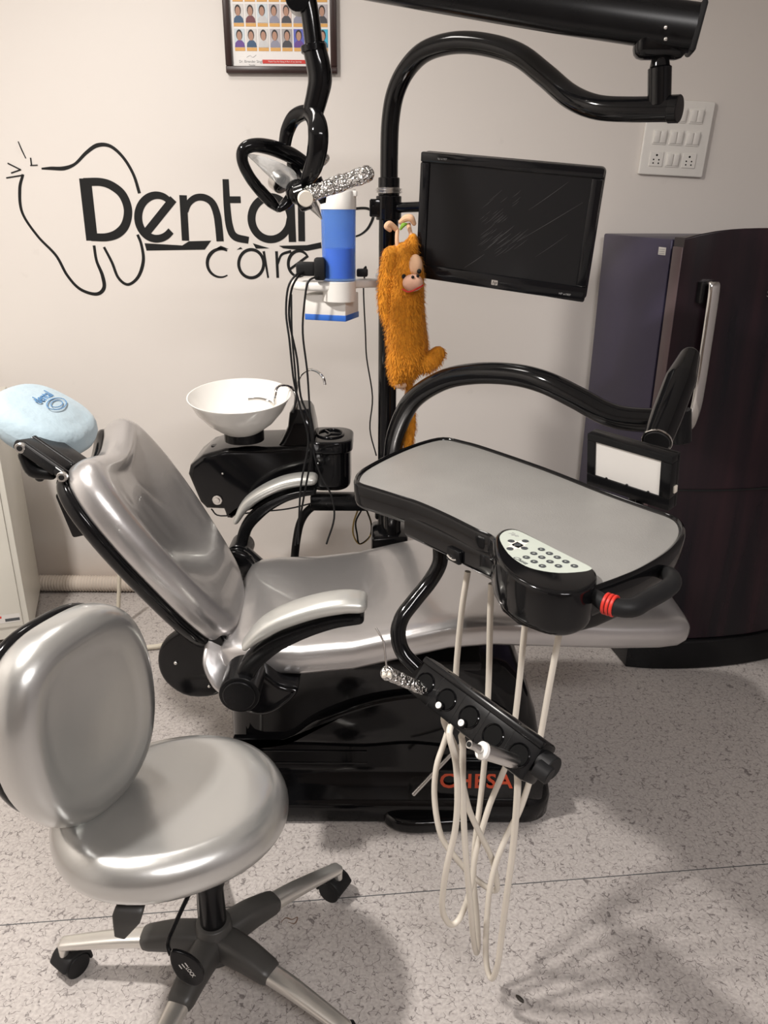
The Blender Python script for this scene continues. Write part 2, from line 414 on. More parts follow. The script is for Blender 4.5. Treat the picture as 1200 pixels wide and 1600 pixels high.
def text(bm, s, size, Mx, depth=0.0004, bold=0.0, shear=0.0, mi=0, spacing=1.0, align='CENTER'):
    cu = bpy.data.curves.new('txt', 'FONT'); cu.body = s; cu.size = size; cu.extrude = depth; cu.align_x = align; cu.align_y = 'CENTER'
    cu.offset = bold; cu.shear = shear; cu.space_character = spacing; cu.resolution_u = 3
    o = bpy.data.objects.new('txt', cu); COL.objects.link(o)
    me = bpy.data.meshes.new_from_object(o.evaluated_get(bpy.context.evaluated_depsgraph_get()))
    t = bmesh.new(); t.from_mesh(me); join(bm, t, Mx, mi)
    bpy.data.objects.remove(o); bpy.data.curves.remove(cu); bpy.data.meshes.remove(me)
def sphere(bm, c, rx, ry=None, rz=None, Mx=None, mi=0, seg=20):
    ry = rx if ry is None else ry; rz = rx if rz is None else rz
    t = bmesh.new(); bmesh.ops.create_uvsphere(t, u_segments=seg, v_segments=seg // 2 + 2, radius=1)
    bmesh.ops.scale(t, vec=(rx, ry, rz), verts=t.verts)
    join(bm, t, Matrix.Translation(V(c)) @ (Mx or I4), mi)

# ================================================================== THE ROOM
YW = 2.95; XL, XR, YB, ZC = -2.3, 2.3, -2.0, 2.7
def room_box(name, c, s, mt):
    b = B(); box(b, Matrix.Translation(c), *s); mk(name, b, mt, kind='structure', smooth=False)
room_box('floor', (0, 0.475, -0.05), (XR - XL, YW - YB, 0.1), 'floor')
room_box('ceiling', (0, 0.475, ZC + 0.05), (XR - XL, YW - YB, 0.1), 'ceiling')
room_box('wall_back', (0, YW + 0.05, ZC / 2), (XR - XL + .2, 0.1, ZC + .2), 'wall')
M['wallf'] = mat('brown_partition', (0.10, 0.075, 0.06), 0.5, noise=.2)
room_box('wall_front', (0, YB - 0.05, ZC / 2), (XR - XL + .2, 0.1, ZC + .2), 'wallf')
room_box('wall_left', (XL - 0.05, 0.475, ZC / 2), (0.1, YW - YB, ZC + .2), 'wall')
M['wallr'] = mat('grey_side_wall', (0.26, 0.24, 0.24), 0.6, noise=.05)
room_box('wall_right', (XR + 0.05, 0.475, ZC / 2), (0.1, YW - YB, ZC + .2), 'wallr')
# seam between two sheets of floor vinyl
b = B(); p0 = A(0, 1446, z=0); p1 = A(1200, 1350, z=0); d = (p1 - p0); p0 -= d * .5; p1 += d * .5
ribbon(b, [p0.to_2d(), p1.to_2d()], 0.0022, 0.0001, 0.0005, I4, smooth=False); mk('trim_1', b, 'darkgrey', kind='structure')

# ------------------------------------------------------------------ wall lettering (painted on the back wall)
WM = frame((0, YW, 0), (1, 0, 0), (0, 0, 1))
def wp(X, Y):                       # decal sketch units -> wall plane
    q = A(X / 2, 180 + Y / 2, y=YW); return (q.x, q.z)
U = 0.5 * (wp(200, 0)[0] - wp(0, 0)[0]) / 100 * 1.0   # metres per sketch unit
art = empty('wall_lettering', (-0.7, YW, 1.45), 'black painted tooth outline and clinic lettering on the back wall', 'wall lettering')
def stroke(name, ptslists, label=None):
    b = B(); k = 0
    for pts, wd, *c in ptslists:
        cl = bool(c and c[0])
        w_ = [x * U for x in wd] if isinstance(wd, (list, tuple)) else wd * U
        ribbon(b, [wp(*p) for p in pts], w_, 0.0002 + .0001 * k, 0.0012 + .0003 * k, WM, closed=cl, smooth=len(pts) > 2); k += 1
    return mk(name, b, 'ink', art, smooth=False)
def arc(cx, cy, rx, ry, a0, a1, n=12):
    return [(cx + rx * math.cos(math.radians(a0 + (a1 - a0) * i / n)), cy - ry * math.sin(math.radians(a0 + (a1 - a0) * i / n))) for i in range(n + 1)]
stroke('letter', [([(266, 198), (288, 392)], 38), ([(262, 209), (315, 209), (352, 222), (384, 250), (400, 295), (393, 340), (370, 368), (335, 381), (284, 381)], [24, 24, 26, 27, 27, 27, 27, 25, 24])])
stroke('letter', [([(452, 374), (542, 262)], 25), (arc(490, 318, 58, 68, 50, 320, 16), [20, 24, 26, 25, 22])])
stroke('letter', [([(572, 250), (580, 392)], 24), ([(580, 300), (590, 275), (612, 258), (640, 258), (664, 275), (678, 310), (684, 350), (688, 394)], [18, 20, 22, 24, 24])])
stroke('letter', [([(705, 200), (710, 290), (718, 350), (735, 380), (777, 391)], [20, 22, 24, 24, 22]), ([(700, 264), (752, 264)], 20)])
stroke('letter', [(arc(846, 322, 60, 66, 0, 340, 24), [20, 24, 26, 24, 22], True), ([(908, 255), (914, 396)], 24)])
stroke('letter', [([(940, 200), (943, 394)], 22)])
stroke('letter', [(arc(690, 462, 42, 44, 62, 300, 12), [6, 12, 9, 4])])
stroke('letter', [(arc(785, 464, 39, 44, 0, 340, 18), 10, True), ([(824, 425), (838, 508)], [8, 6])])
stroke('letter', [([(864, 425), (868, 508)], 9), ([(868, 465), (880, 436), (910, 425)], [6, 9])])
stroke('letter', [(arc(934, 464, 33, 40, 30, 310, 14), [6, 11, 9, 5]), ([(905, 482), (962, 440)], 8)])
def polyp(name, polys):
    for p in polys:
        b = B(); flat(b, [V(wp(*q)) for q in p], 0.0002, 0.0012, WM); mk(name, b, 'ink', art, smooth=False)
polyp('underline', [[(452, 400), (570, 407), (590, 394), (660, 392), (640, 420), (458, 423)], [(672, 418), (690, 408), (715, 418)],
                    [(790, 400), (842, 416), (800, 417)], [(872, 408), (960, 406), (1003, 397), (1005, 415), (960, 424), (885, 416)], [(740, 420), (752, 412), (758, 418)]])
for s_ in [([(130, 167), (160, 166), (200, 166), (235, 152), (270, 117), (305, 94), (345, 97), (385, 132), (417, 185), (436, 244)], [5, 10, 12, 8, 10, 12, 10, 9, 9, 10]),
       ([(72, 185), (62, 232), (70, 305), (118, 378), (175, 438), (210, 500), (250, 543), (300, 559), (325, 540), (320, 500), (302, 455), (294, 407)], [8, 10, 8, 8, 9, 9, 10, 12, 12, 9, 9]),
       ([(325, 412), (350, 460), (370, 508), (400, 529), (432, 505), (448, 455), (442, 405), (430, 373)], [8, 9, 9, 9, 11, 9, 9]),
       ([(1085, 298), (1120, 291), (1152, 293), (1167, 312), (1152, 350), (1128, 372), (1100, 382)], [9, 8, 8, 9, 8, 6, 5])]: stroke('tooth_outline', [s_])
stroke('spark', [([(57, 82), (68, 108), (81, 135)], [3, 4, 3]), ([(24, 150), (66, 171)], 4), ([(66, 170), (35, 181)], 4), ([(20, 196), (75, 187)], 4), ([(96, 133), (99, 156)], 4), ([(95, 157), (118, 156)], 3)])

# ------------------------------------------------------------------ framed portrait poster
def wq(px, py): q = A(px, py, y=YW); return V((q.x, q.z))
fr = empty('picture_frame', A(438, 60, y=YW), 'dark wooden frame with rows of small portraits, hanging on the back wall', 'picture')
bl, br_ = wq(355, 113), wq(525, 119); x0, x1, zb, zt = bl.x, br_.x + .005, (bl.y + br_.y) / 2, bl.y + 0.52
W_, H_ = x1 - x0, zt - zb; cx, cz = (x0 + x1) / 2, (zb + zt) / 2
b = B(); fwd = 0.021
for (mx_, mz_, sx_, sz_) in ((cx, zb + fwd / 2, W_, fwd), (cx, zt - fwd / 2, W_, fwd), (x0 + fwd / 2, cz, fwd, H_ - 2 * fwd), (x1 - fwd / 2, cz, fwd, H_ - 2 * fwd)):
    box(b, Matrix.Translation((mx_, YW - 0.011, mz_)), sx_, 0.022, sz_, 0.003)
mk('frame_moulding', b, 'wood', fr, merge=None)
b = B(); box(b, Matrix.Translation((cx, YW - 0.004, cz)), W_ - .03, 0.008, H_ - .03); mk('poster_sheet', b, 'paper', fr, smooth=False)
backs = [(0.62, 0.60, 0.58), (0.55, 0.62, 0.66), (0.45, 0.42, 0.44), (0.62, 0.48, 0.44), (0.10, 0.12, 0.45), (0.35, 0.33, 0.33), (0.05, 0.42, 0.60)]
cloth = [(0.03, 0.08, 0.16), (0.15, 0.04, 0.05), (0.55, 0.55, 0.55), (0.12, 0.05, 0.25), (0.02, 0.30, 0.35), (0.05, 0.05, 0.06), (0.25, 0.25, 0.32)]
for i, c in enumerate(backs): M['pb%d' % i] = mat('portrait_backdrop', c, 0.5, noise=.1, nscale=60)
for i, c in enumerate(cloth): M['pc%d' % i] = mat('portrait_clothes', c, 0.5, noise=.1, nscale=60)
gx0, gx1 = x0 + fwd + .008, x1 - fwd - .006; cw = (gx1 - gx0) / 8
zrow0 = zb + 0.062
order = [(1, 3), (0, 0), (0, 2), (2, 6), (5, 5), (4, 3), (0, 1), (6, 0), (0, 0), (0, 1), (1, 2), (2, 6), (3, 5), (0, 6), (4, 2), (2, 5), (3, 0), (0, 4), (5, 5), (1, 2), (2, 1), (0, 3), (5, 0), (6, 6)]
for r in range(5):
    for c in range(8):
        ux = gx0 + cw * (c + .5); uz = zrow0 + .004 + r * 0.069
        caps = B(); box(caps, Matrix.Translation((ux, YW - 0.0085, uz + .004)), cw * .86, 0.001, 0.0095); mk('caption_strip', caps, 'amber', fr, smooth=False)
        pb, pc = order[(r * 8 + c) % 24]
        b = B(); pz = uz + .036
        Mx = frame((ux, YW - 0.0085, pz), (1, 0, 0), (0, 0, 1)); hw, hh = cw * .44, .026
        flat(b, [(-hw, -hh), (hw, -hh), (hw, hh), (-hw, hh)], 0, .0006, Mx, 0)
        sh = [(-hw * .95, -hh), (hw * .95, -hh), (hw * .85, -hh * .55), (hw * .4, -hh * .25), (-hw * .4, -hh * .25), (-hw * .85, -hh * .55)]
        flat(b, sh, .0006, .0010, Mx, 1)
        Me = Mx @ Matrix.Translation((random.uniform(-.0015, .0015), hh * .25, 0))
        flat(b, [V((p.x, p.y + .002)) for p in ell(hw * .60, hh * .60, 14)], .0008, .0013, Me, 3)
        flat(b, [V((p.x, p.y - .001)) for p in ell(hw * .46, hh * .50, 14)], .0012, .0017, Me, 2)
        mk('portrait', b, ['pb%d' % pb, 'pc%d' % pc, 'skinp', 'hairp'], fr, smooth=False, merge=None)
b = B(); bx0, bx1 = wq(411, 100).x, wq(471, 100).x + .02; bz = zb + .035
box(b, Matrix.Translation(((bx0 + bx1) / 2, YW - .0088, bz)), bx1 - bx0, .0012, .011); 
text(b, 'Thank You For Being A Part of our Journey', 0.0062, frame(((bx0 + bx1) / 2, YW - .0096, bz), (1, 0, 0), (0, 0, 1)), .0002, mi=1)
mk('banner', b, ['red', 'paper'], fr, smooth=False, merge=None)
b = B(); text(b, 'Dr. Birender Singh', 0.0105, frame((x0 + .082, YW - .0084, bz), (1, 0, 0), (0, 0, 1)), .0003)
text(b, 'Founder', 0.006, frame((x0 + .085, YW - .0084, bz - .010), (1, 0, 0), (0, 0, 1)), .0003)
ribbon(b, [(x0 + .068, bz + .012), (x0 + .08, bz + .017), (x0 + .088, bz + .012), (x0 + .10, bz + .019)], .0008, .0085, .009, WM)
mk('signature', b, 'greyprint', fr, smooth=False, merge=None)

# ------------------------------------------------------------------ switchboard
sw = empty('switchboard', A(1055, 217, y=YW), 'white wall switchboard with rocker switches and two sockets', 'switchboard')
c = A(1055, 217, y=YW); Ms = frame(c, (1, 0, -0.045), (0.045, 0, 1)) ; Wb, Hb = 0.222, 0.232
def sm(x, y, z=0): return Ms @ Matrix.Translation((x, y, z))
b = B(); slab(b, rrect(Wb, Hb, .006), 0, .014, .004, Ms); mk('cover_plate', b, 'white', sw)
b = B()
for r in range(3):
    for q in range(3):
        x = -.002 + (q - 1) * .056; y = .070 - r * .068
        if (r, q) == (0, 0): x -= .0
        kind = 'socket' if r == 2 and q != 1 else 'switch'
        b = B(); slab(b, rrect(.046, .046, .002), .0135, .0165, .001, sm(x, y))
        if kind == 'socket':
            o = mk('socket', b, 'white', sw)
            b = B()
            for hx, hy, hr in ((0, .012, .0035), (-.009, -.002, .0026), (.009, -.002, .0026), (-.009, -.013, .0026), (.009, -.013, .0026)):
                flat(b, [V((p.x + hx, p.y + hy)) for p in ell(hr, hr, 12)], .0165, .0169, sm(x, y))
            mk('socket_hole', b, 'ink', o, smooth=False)
        else:
            o = mk('switch', b, 'white', sw)
            for s in (-1, 1):
                bb = B(); Mr = sm(x + s * .0105, y, .018) @ Matrix.Rotation(math.radians(5), 4, 'X'); box(bb, Mr, .019, .036, .006, .001)
                mk('rocker', bb, 'red' if (r, q, s) == (0, 0, -1) else 'white', o, label='red rocker' if (r, q, s) == (0, 0, -1) else None)

# ------------------------------------------------------------------ fridge
fu = V((.985, .17, 0)).normalized(); fs = V((.17, -.985, 0)).normalized()       # along the front / out of the front
FC = V((.84, 2.45, 0))                                                         # front left corner of the cabinet
fg = empty('refrigerator', FC + fu * .3 - fs * .2, 'tall dark refrigerator with maroon bowed door and navy side', 'refrigerator')
MF = frame(FC, fu, -fs)                                                        # x along front, y to the back, z up
FH = 1.408
def FX(x, y, z): return MF @ Matrix.Translation((x, y, z))
b = B(); box(b, FX(.31, .235, .03 + (FH - .03) / 2), .62, .47, FH - .03, .006); mk('cabinet_body', b, 'fridge_side', fg)
b = B(); box(b, FX(.31, -.006, .75), .60, .012, FH - .18, .002); mk('door_gasket', b, 'rubber', fg)
def bow(x): return -.075 - .055 * (1 - ((x - .31) / .31) ** 2) ** .8
do = [V((.003, -.012)), V((.617, -.012))] + [V((.62 * k / 16, bow(.62 * k / 16))) for k in range(16, -1, -1)]
b = B(); slab(b, do, .115, FH + .005, .004, MF)
for v in b.verts:
    l = MF.inverted() @ v.co
    if l.z > 1: v.co.z += .030 * (1 - ((l.x - .31) / .31) ** 4)
mk('door_panel', b, 'fridge_door', fg, ang=25)
b = B(); box(b, FX(.0005, -.045, .76), .006, .055, FH - .15, .002); mk('door_edge', b, 'fridge_strip', fg, label='brown metallic door edge')
b = B(); ribbon(b, [V((.62 * k / 16, bow(.62 * k / 16) - .001)) for k in range(17)], .006, .655, .660, MF); mk('door_groove', b, 'rubber', fg, smooth=False)
do2 = [V((-.01, .40)), V((.63, .40))] + [V((-.01 + .64 * k / 16, bow(.62 * k / 16) - .012)) for k in range(16, -1, -1)]
b = B(); slab(b, do2, 0.0, .112, .008, MF); mk('plinth', b, 'satin', fg)
# chrome handle
hb = B(); hx = .072; y0 = bow(hx)
hp = [MF @ V((hx, y0 + .004, 1.287)), MF @ V((hx, y0 - .03, 1.294)), MF @ V((hx, y0 - .042, 1.272)), MF @ V((hx, y0 - .045, 1.12)), MF @ V((hx, y0 - .045, 1.0)), MF @ V((hx, y0 - .040, .93)), MF @ V((hx, y0 - .02, .87)), MF @ V((hx, y0 + .004, .86))]
sweep(hb, hp, .017, .009, fu, ex=.6); mk('door_handle', hb, 'chrome', fg)
b = B(); box(b, FX(hx - .022, y0 - .012, 1.267), .012, .03, .06, .003); mk('handle_mount', b, 'satin', fg)
b = B(); p = A(1029, 386, y=2.49); Ml = FX(0, 0, 0); yy = .05
Mlab = frame(MF @ V((-.0005, .045, 1.372)), fs, (0, 0, 1)); flat(b, [(-.022, -.011), (.022, -.011), (.022, .011), (-.022, .011)], 0, .0008, Mlab)
for k in range(3): flat(b, [(-.019, .004 - k * .006), (.016, .004 - k * .006), (.016, .006 - k * .006), (-.019, .006 - k * .006)], .0008, .0011, Mlab, 1)
mk('rating_label', b, ['label', 'greyprint'], fg, smooth=False, label='small white rating label')
b = B(); xs = .335
text(b, 'SAMSUNG', .026, frame(MF @ V((.315, bow(.31) - .0006, 1.262)), fu, (0, 0, 1)), .0012, spacing=1.15); mk('badge', b, 'steel', fg, smooth=False)

# ------------------------------------------------------------------ cream trolley cabinet at the left, duct, cords
cb = empty('trolley_cabinet', (-1.5, 2.5, 0), 'cream metal trolley cabinet with casters at the left edge', 'cabinet')
Mc = Matrix.Translation((-1.557, 2.573, 0)) @ Matrix.Rotation(math.radians(18), 4, 'Z')
b = B(); box(b, Mc @ Matrix.Translation((0, 0, .46)), .50, .40, .82, .004); mk('cabinet_body', b, 'cabinet', cb)
b = B(); box(b, Mc @ Matrix.Translation((0, -.203, .47)), .46, .008, .74, .002); mk('front_panel', b, 'cabinet', cb)
b = B(); Ml = Mc @ frame((.195, -.2075, .135), (1, 0, 0), (0, 0, 1)); flat(b, [(-.06, -.016), (.03, -.016), (.03, .016), (-.06, .016)], 0, .0006, Ml)
flat(b, [(-.02, -.011), (.027, -.011), (.027, 0), (-.02, 0)], .0006, .001, Ml, 1); flat(b, [(-.055, .004), (-.03, .004), (-.03, .012), (-.055, .012)], .0006, .001, Ml, 2)
mk('rating_label', b, ['label', 'darkgrey', 'red'], cb, smooth=False)
for sx_ in (-1, 1):
    for sy_ in (-1, 1):
        q = Mc @ V((sx_ * .20, sy_ * .16, .027)); b = B(); cyl(b, q + V((-.012, 0, 0)), q + V((.012, 0, 0)), .027); box(b, Matrix.Translation(q + V((0, 0, .018))), .03, .03, .024, .004)
        mk('caster', b, 'rubber', cb)
b = B(); P = [V((-1.6 + .006 * k, YW - .042, .036)) for k in range(190)]
tube(b, P, [.034 if k % 2 else .028 for k in range(190)], seg=20, smooth=False); mk_d = mk('ribbed_duct', b, 'pipe', ang=30)
tag(mk_d, 'beige ribbed duct lying along the foot of the wall', 'duct')
b = B(); tube(b, [A(187, 885, y=2.6), A(186, 920, y=2.6), A(185, 950, y=2.6), A(184, 970, y=2.6) ], .0075, seg=10)
o = tag(mk('hanging_hose', b, 'hose'), 'short pale hose running to the floor behind the backrest', 'hose')
b = B(); tube(b, [A(228, 1012, z=.012), A(255, 1008, z=.012), A(275, 996, z=.012), A(310, 985, z=.012), A(335, 1003, z=.012)], .009, seg=10)
tag(mk('extension_cord', b, 'hose'), 'pale cord lying on the floor between stool and dental chair', 'cord')

# ------------------------------------------------------------------ DENTAL CHAIR
dc = empty('dental_chair', (0, 1.85, 0), 'silver vinyl dental chair with glossy black base and plastic cover', 'dental chair')
# base
def rsect(z, x0, x1, y0, y1, r, n=6):
    o = rrect(x1 - x0, y1 - y0, r, n); return [V((p.x + (x0 + x1) / 2, p.y + (y0 + y1) / 2, z)) for p in o]
b = B()
prof = [(0, -.405, .425, 1.615, 2.10, .06), (.012, -.415, .44, 1.605, 2.11, .07), (.05, -.415, .445, 1.605, 2.11, .08), (.075, -.41, .44, 1.615, 2.10, .08), (.09, -.405, .432, 1.64, 2.09, .09),
        (.15, -.40, .425, 1.655, 2.08, .10), (.25, -.40, .405, 1.665, 2.07, .10), (.34, -.40, .37, 1.665, 2.06, .10), (.41, -.40, .315, 1.655, 2.05, .09), (.45, -.40, .25, 1.64, 2.03, .08), (.475, -.38, .20, 1.66, 2.0, .06)]
rings(b, [rsect(*p) for p in prof]); base = mk('base_cover', b, 'black', dc, ang=50)
b = B()
for z in (.12, .155, .19):
    tube(b, [V((-.40 + .36 * t, 1.652 + (z - .12) * .08, z)) for t in (0, .5, 1)], .0022, seg=6)
mk('base_ridge', b, 'black', base)
b = B()       # raised side shroud with the curved ridge
pts = [(-.385, .215), (-.20, .215), (-.05, .21), (.08, .22), (.25, .20), (.36, .22), (.33, .30), (.24, .35), (.12, .375), (0, .36), (-.10, .325), (-.18, .285), (-.25, .235)]
slab(b, outline_pts(pts, 4), 0, .022, .018, frame((0, 1.668, 0), (1, 0, 0), (0, 0, 1))); mk('side_shroud', b, 'black', base)
b = B(); q = A(640, 1275, z=.03)
slab(b, outline_pts([(-.055, -.02), (-.01, -.055), (.08, -.055), (.20, -.035), (.22, .04), (.10, .06), (.0, .06), (-.04, .02)], 4), 0, .042, .016, Matrix.Translation((.06, 1.625, 0.0)), dome=.004); mk('toe_plate', b, 'black', base)
b = B(); cyl(b, A(645, 1242, y=1.545), A(722, 1160, y=1.60), .0055); mk('lever', b, 'steel', base, label='thin brass coloured rod')
b = B(); text(b, 'CHESA', .056, frame((.238, 1.612, .135), (1, 0.0, 0), (0, .18, 1)), .0008, bold=.0012, spacing=1.12); mk('base_lettering', b, 'orange', base, smooth=False, label='orange lettering')
b = B()
box(b, Matrix.Translation((.275, 1.64, .12)), .28, .05, .10, .012); mk('name_panel', b, 'black', base)
b = B()
for q in ((.40, 1.66, .17), (.405, 1.665, .125)): sphere(b, q, .005)
mk('screw', b, 'chrome', base)
# seat and leg rest
b = B()
st = [(-.392, 1.83, .17, .50, .03), (-.388, 1.83, .215, .525, .06), (-.375, 1.83, .235, .545, .085), (-.35, 1.83, .25, .555, .098), (-.30, 1.83, .262, .558, .10), (-.19, 1.83, .27, .56, .10), (-.07, 1.83, .272, .575, .10), (.05, 1.83, .272, .605, .098),
      (.15, 1.83, .27, .628, .095), (.25, 1.835, .265, .632, .095), (.40, 1.84, .255, .62, .095), (.55, 1.845, .24, .602, .092), (.66, 1.85, .222, .588, .088), (.71, 1.85, .205, .580, .082), (.735, 1.85, .185, .570, .068), (.748, 1.85, .165, .555, .044), (.752, 1.85, .145, .540, .02)]
rs = []
for (x, yc, hw, zt_, th) in st:
    ring = []
    for k in range(40):
        a = 2 * PI * k / 40; c_, s_ = math.cos(a), math.sin(a)
        yy = math.copysign(abs(c_) ** .42, c_) * hw; zz = math.copysign(abs(s_) ** .5, s_) * th / 2
        dip = -.012 * (1 - (yy / hw) ** 2) if s_ > 0 and -.3 < x < .6 else 0
        ring.append(V((x, yc + yy, zt_ - th / 2 + zz + dip)))
    rs.append(ring)
rings(b, rs); seat = mk('seat_cushion', b, 'silver', dc, ang=60)
b = B(); box(b, Matrix.Translation((-.06, 1.83, .462)), .60, .40, .03, .01); mk('seat_pan', b, 'satin', dc)
# pleated strip of vinyl hanging at the seat's near left corner
b = B(); sweep(b, [V((-.392, 1.64, .53)), V((-.392, 1.60, .49)), V((-.375, 1.58, .45)), V((-.355, 1.575, .42))], [.030, .034, .028, .015], .010, (1, .6, 0)); mk('corner_flap', b, 'silver', seat)
# backrest
bo = V((-.425, 1.83, .515)); bd = V((-.555, 0, .83)).normalized(); bn = V((.83, 0, .56)).normalized()
MB_ = frame(bo, (-.11, 1, 0), bd)                       # x = across, y = up the back, z = y x ... (0,1,0) x bd
if MB_.col[2].xyz.dot(bn) < 0: MB_ = frame(bo, (0, -1, 0), bd)
sg = 1 if MB_.col[0].xyz.y > 0 else -1
bk = [(-.16, -.02), (-.215, .02), (-.245, .10), (-.262, .22), (-.268, .34), (-.255, .44), (-.225, .50), (-.18, .525), (-.12, .515), (-.06, .500), (0, .495), (.06, .500), (.12, .512), (.18, .525), (.225, .50), (.252, .45), (.262, .36), (.238, .24), (.195, .13), (.15, .05), (.10, 0), (-.02, -.035)]
def bz_(x, y):
    r = math.exp(-((x / .15) ** 2 + ((y - .28) / .20) ** 2)); return -.030 * r + .012 * math.exp(-((x / .2) ** 2 + ((y - .08) / .08) ** 2))
b = B(); slab(b, outline_pts(bk, 4), 0, .075, .042, MB_, zf=bz_, nr=7, ninner=9, e2=.02); mk('backrest_cushion', b, 'silver', dc, ang=60)
bk2 = [(x * 1.0, y * 1.0) for x, y in bk]
b = B(); slab(b, outline_pts(bk2, 4), -.036, .003, .010, MB_, e2=.026, warp=None); mk('backrest_shell', b, 'black', dc)
b = B(); q = A(124, 790, y=1.93); box(b, frame(q + V((.015, 0, 0)), (-.25, 0, 1), (0, 1, 0)), .125, .12, .075, .008); mk('backrest_housing', b, 'satin', dc)
# hinge discs
for y in (1.62, 2.04): 
    b = B(); slab(b, outline_pts([(-.075, .06), (-.10, .0), (-.085, -.06), (-.03, -.10), (.05, -.085), (.08, .0), (.06, .08), (0, .1)], 4), 0, .03, .01, frame((-.440, y + .03, .475), (1, 0, 0), (0, 0, 1))); mk('hinge_cover', b, 'black', dc)
b = B(); sphere(b, (-.495, 1.618, .475), .005); sphere(b, (-.42, 1.618, .41), .004); mk('screw', b, 'chrome', dc)
# headrest
HCn = A(68, 660, y=1.83)
hx_ = V((0, 1, 0)); hy_ = V((-.86, 0, .50)).normalized(); hn = V((.50, 0, .86)).normalized()
MH = frame(HCn, hx_, hy_)
if MH.col[2].xyz.dot(hn) < 0: MH = frame(HCn, -hx_, hy_)
b = B(); slab(b, ell(.142, .118, 40, .8), -.040, .045, .043, MH, dome=.012, dome2=.01, nr=7)
for v in b.verts:
    l = MH.inverted() @ v.co; v.co += MH.col[2].xyz * (.004 * math.sin(l.x * 60 + l.y * 30) * (1 if l.z < .02 else .2))
hd = mk('headrest_pillow', b, 'cover', dc, ang=80, label='light blue fabric covered headrest')
b = B(); Mg = frame(MH @ V((0, .0, .0555)), -bd if False else V((0.25, .9, -.05)), V((-.8, .3, .36)))
Mg = frame(MH @ V((0.0, -.01, .0585)), (.42, -.85, -.17), (.80, .42, -.32))
Mg = frame(Mg.translation, (-.02, 1, 0), hy_)
if Mg.col[2].xyz.dot(hn) < 0: Mg = frame(Mg.translation, (0, -1, 0), hy_)
ribbon(b, arc(0, 0, .046, .017, 0, 350, 20), .002, 0, .0012, Mg, closed=True, sub=2)
ribbon(b, arc(0, 0, .028, .010, 0, 350, 16), .0016, 0, .0012, Mg, closed=True, sub=2)
text(b, 'dental', .036, Mg @ Matrix.Translation((0, .034, -.001)), .0006); mk('printed_logo', b, 'coverink', hd, smooth=False, merge=None)
b = B()       # headrest bracket
h0 = A(36, 697, y=1.64); h1 = A(101, 742, y=1.60)
for yo in (0, .05): cyl(b, h0 + V((0, yo, 0)), h1 + V((0, yo, 0)), .012)
box(b, frame((h0 + h1) / 2 + V((0, .05, -.002)), (h1 - h0), (0, 1, 0)), (h1 - h0).length, .12, .022, .006)
tube(b, [A(38, 712, y=1.72), A(52, 735, y=1.72), A(80, 742, y=1.72)], [.014, .017, .012], round_end=True); tube(b, [A(60, 728, y=1.75), A(62, 745, y=1.75)], .012, round_end=True)
cyl(b, h1 + V((0, .04, 0)), MB_ @ V((0, .47, -.03)), .014)
hb_ = mk('headrest_bracket', b, 'satin', dc)
for q in (h0, h1):
    b = B(); cyl(b, q + V((0, -.018, 0)), q + V((0, -.008, 0)), .0115); cyl(b, q + V((0, -.0195, 0)), q + V((0, -.017, 0)), .006, mi=1); mk('bolt', b, ['steel', 'rubber'], hb_)
# armrests
def armrest(yp, pad, arm, piv, ra, sc):
    b = B(); sweep(b, [A(*p, y=yp) for p in arm], [.020 * sc, .024 * sc, .026 * sc, .026 * sc], [.020 * sc, .020 * sc, .014 * sc, .010 * sc], (0, 1, 0), ex=.45)
    pv = A(*piv, y=yp); cyl(b, pv + V((0, -.035, 0)), pv + V((0, .06, 0)), ra, seg=32); cyl(b, pv + V((0, -.040, 0)), pv + V((0, -.03, 0)), ra * .8, seg=32)
    a = mk('armrest_arm', b, 'satin', dc)
    b = B(); sweep(b, [A(*p, y=yp) for p in pad], [.026 * sc, .035 * sc, .038 * sc, .038 * sc, .036 * sc], [.010 * sc, .018 * sc, .019 * sc, .019 * sc, .017 * sc], (0, 1, 0), ex=.75); mk('armrest_pad', b, 'pad', dc)
armrest(1.47, [(386, 1004), (408, 984), (440, 965), (490, 948), (535, 940), (562, 940)], [(380, 1068), (392, 1036), (425, 1006), (470, 984), (520, 968), (562, 962)], (378, 1072), .044, 1.0)
armrest(2.20, [(370, 812), (384, 789), (408, 770), (440, 755), (468, 749), (488, 748)], [(376, 858), (386, 822), (410, 796), (440, 778), (468, 769), (490, 766)], (375, 862), .036, .92)
b = B(); p_ = A(380, 1080, y=1.50)
slab(b, outline_pts([(-.03, .03), (-.03, -.03), (.0, -.075), (.05, -.08), (.10, -.045), (.12, -.01), (.08, .0), (.03, .04)], 4), 0, .15, .012, frame(p_ + V((0, .17, 0)), (1, 0, 0), (0, 0, 1))); mk('armrest_bracket', b, 'black', dc)
b = B(); cyl(b, A(375, 862, y=2.20), V((-.32, 2.06, .47)), .03); mk('armrest_bracket', b, 'satin', dc)

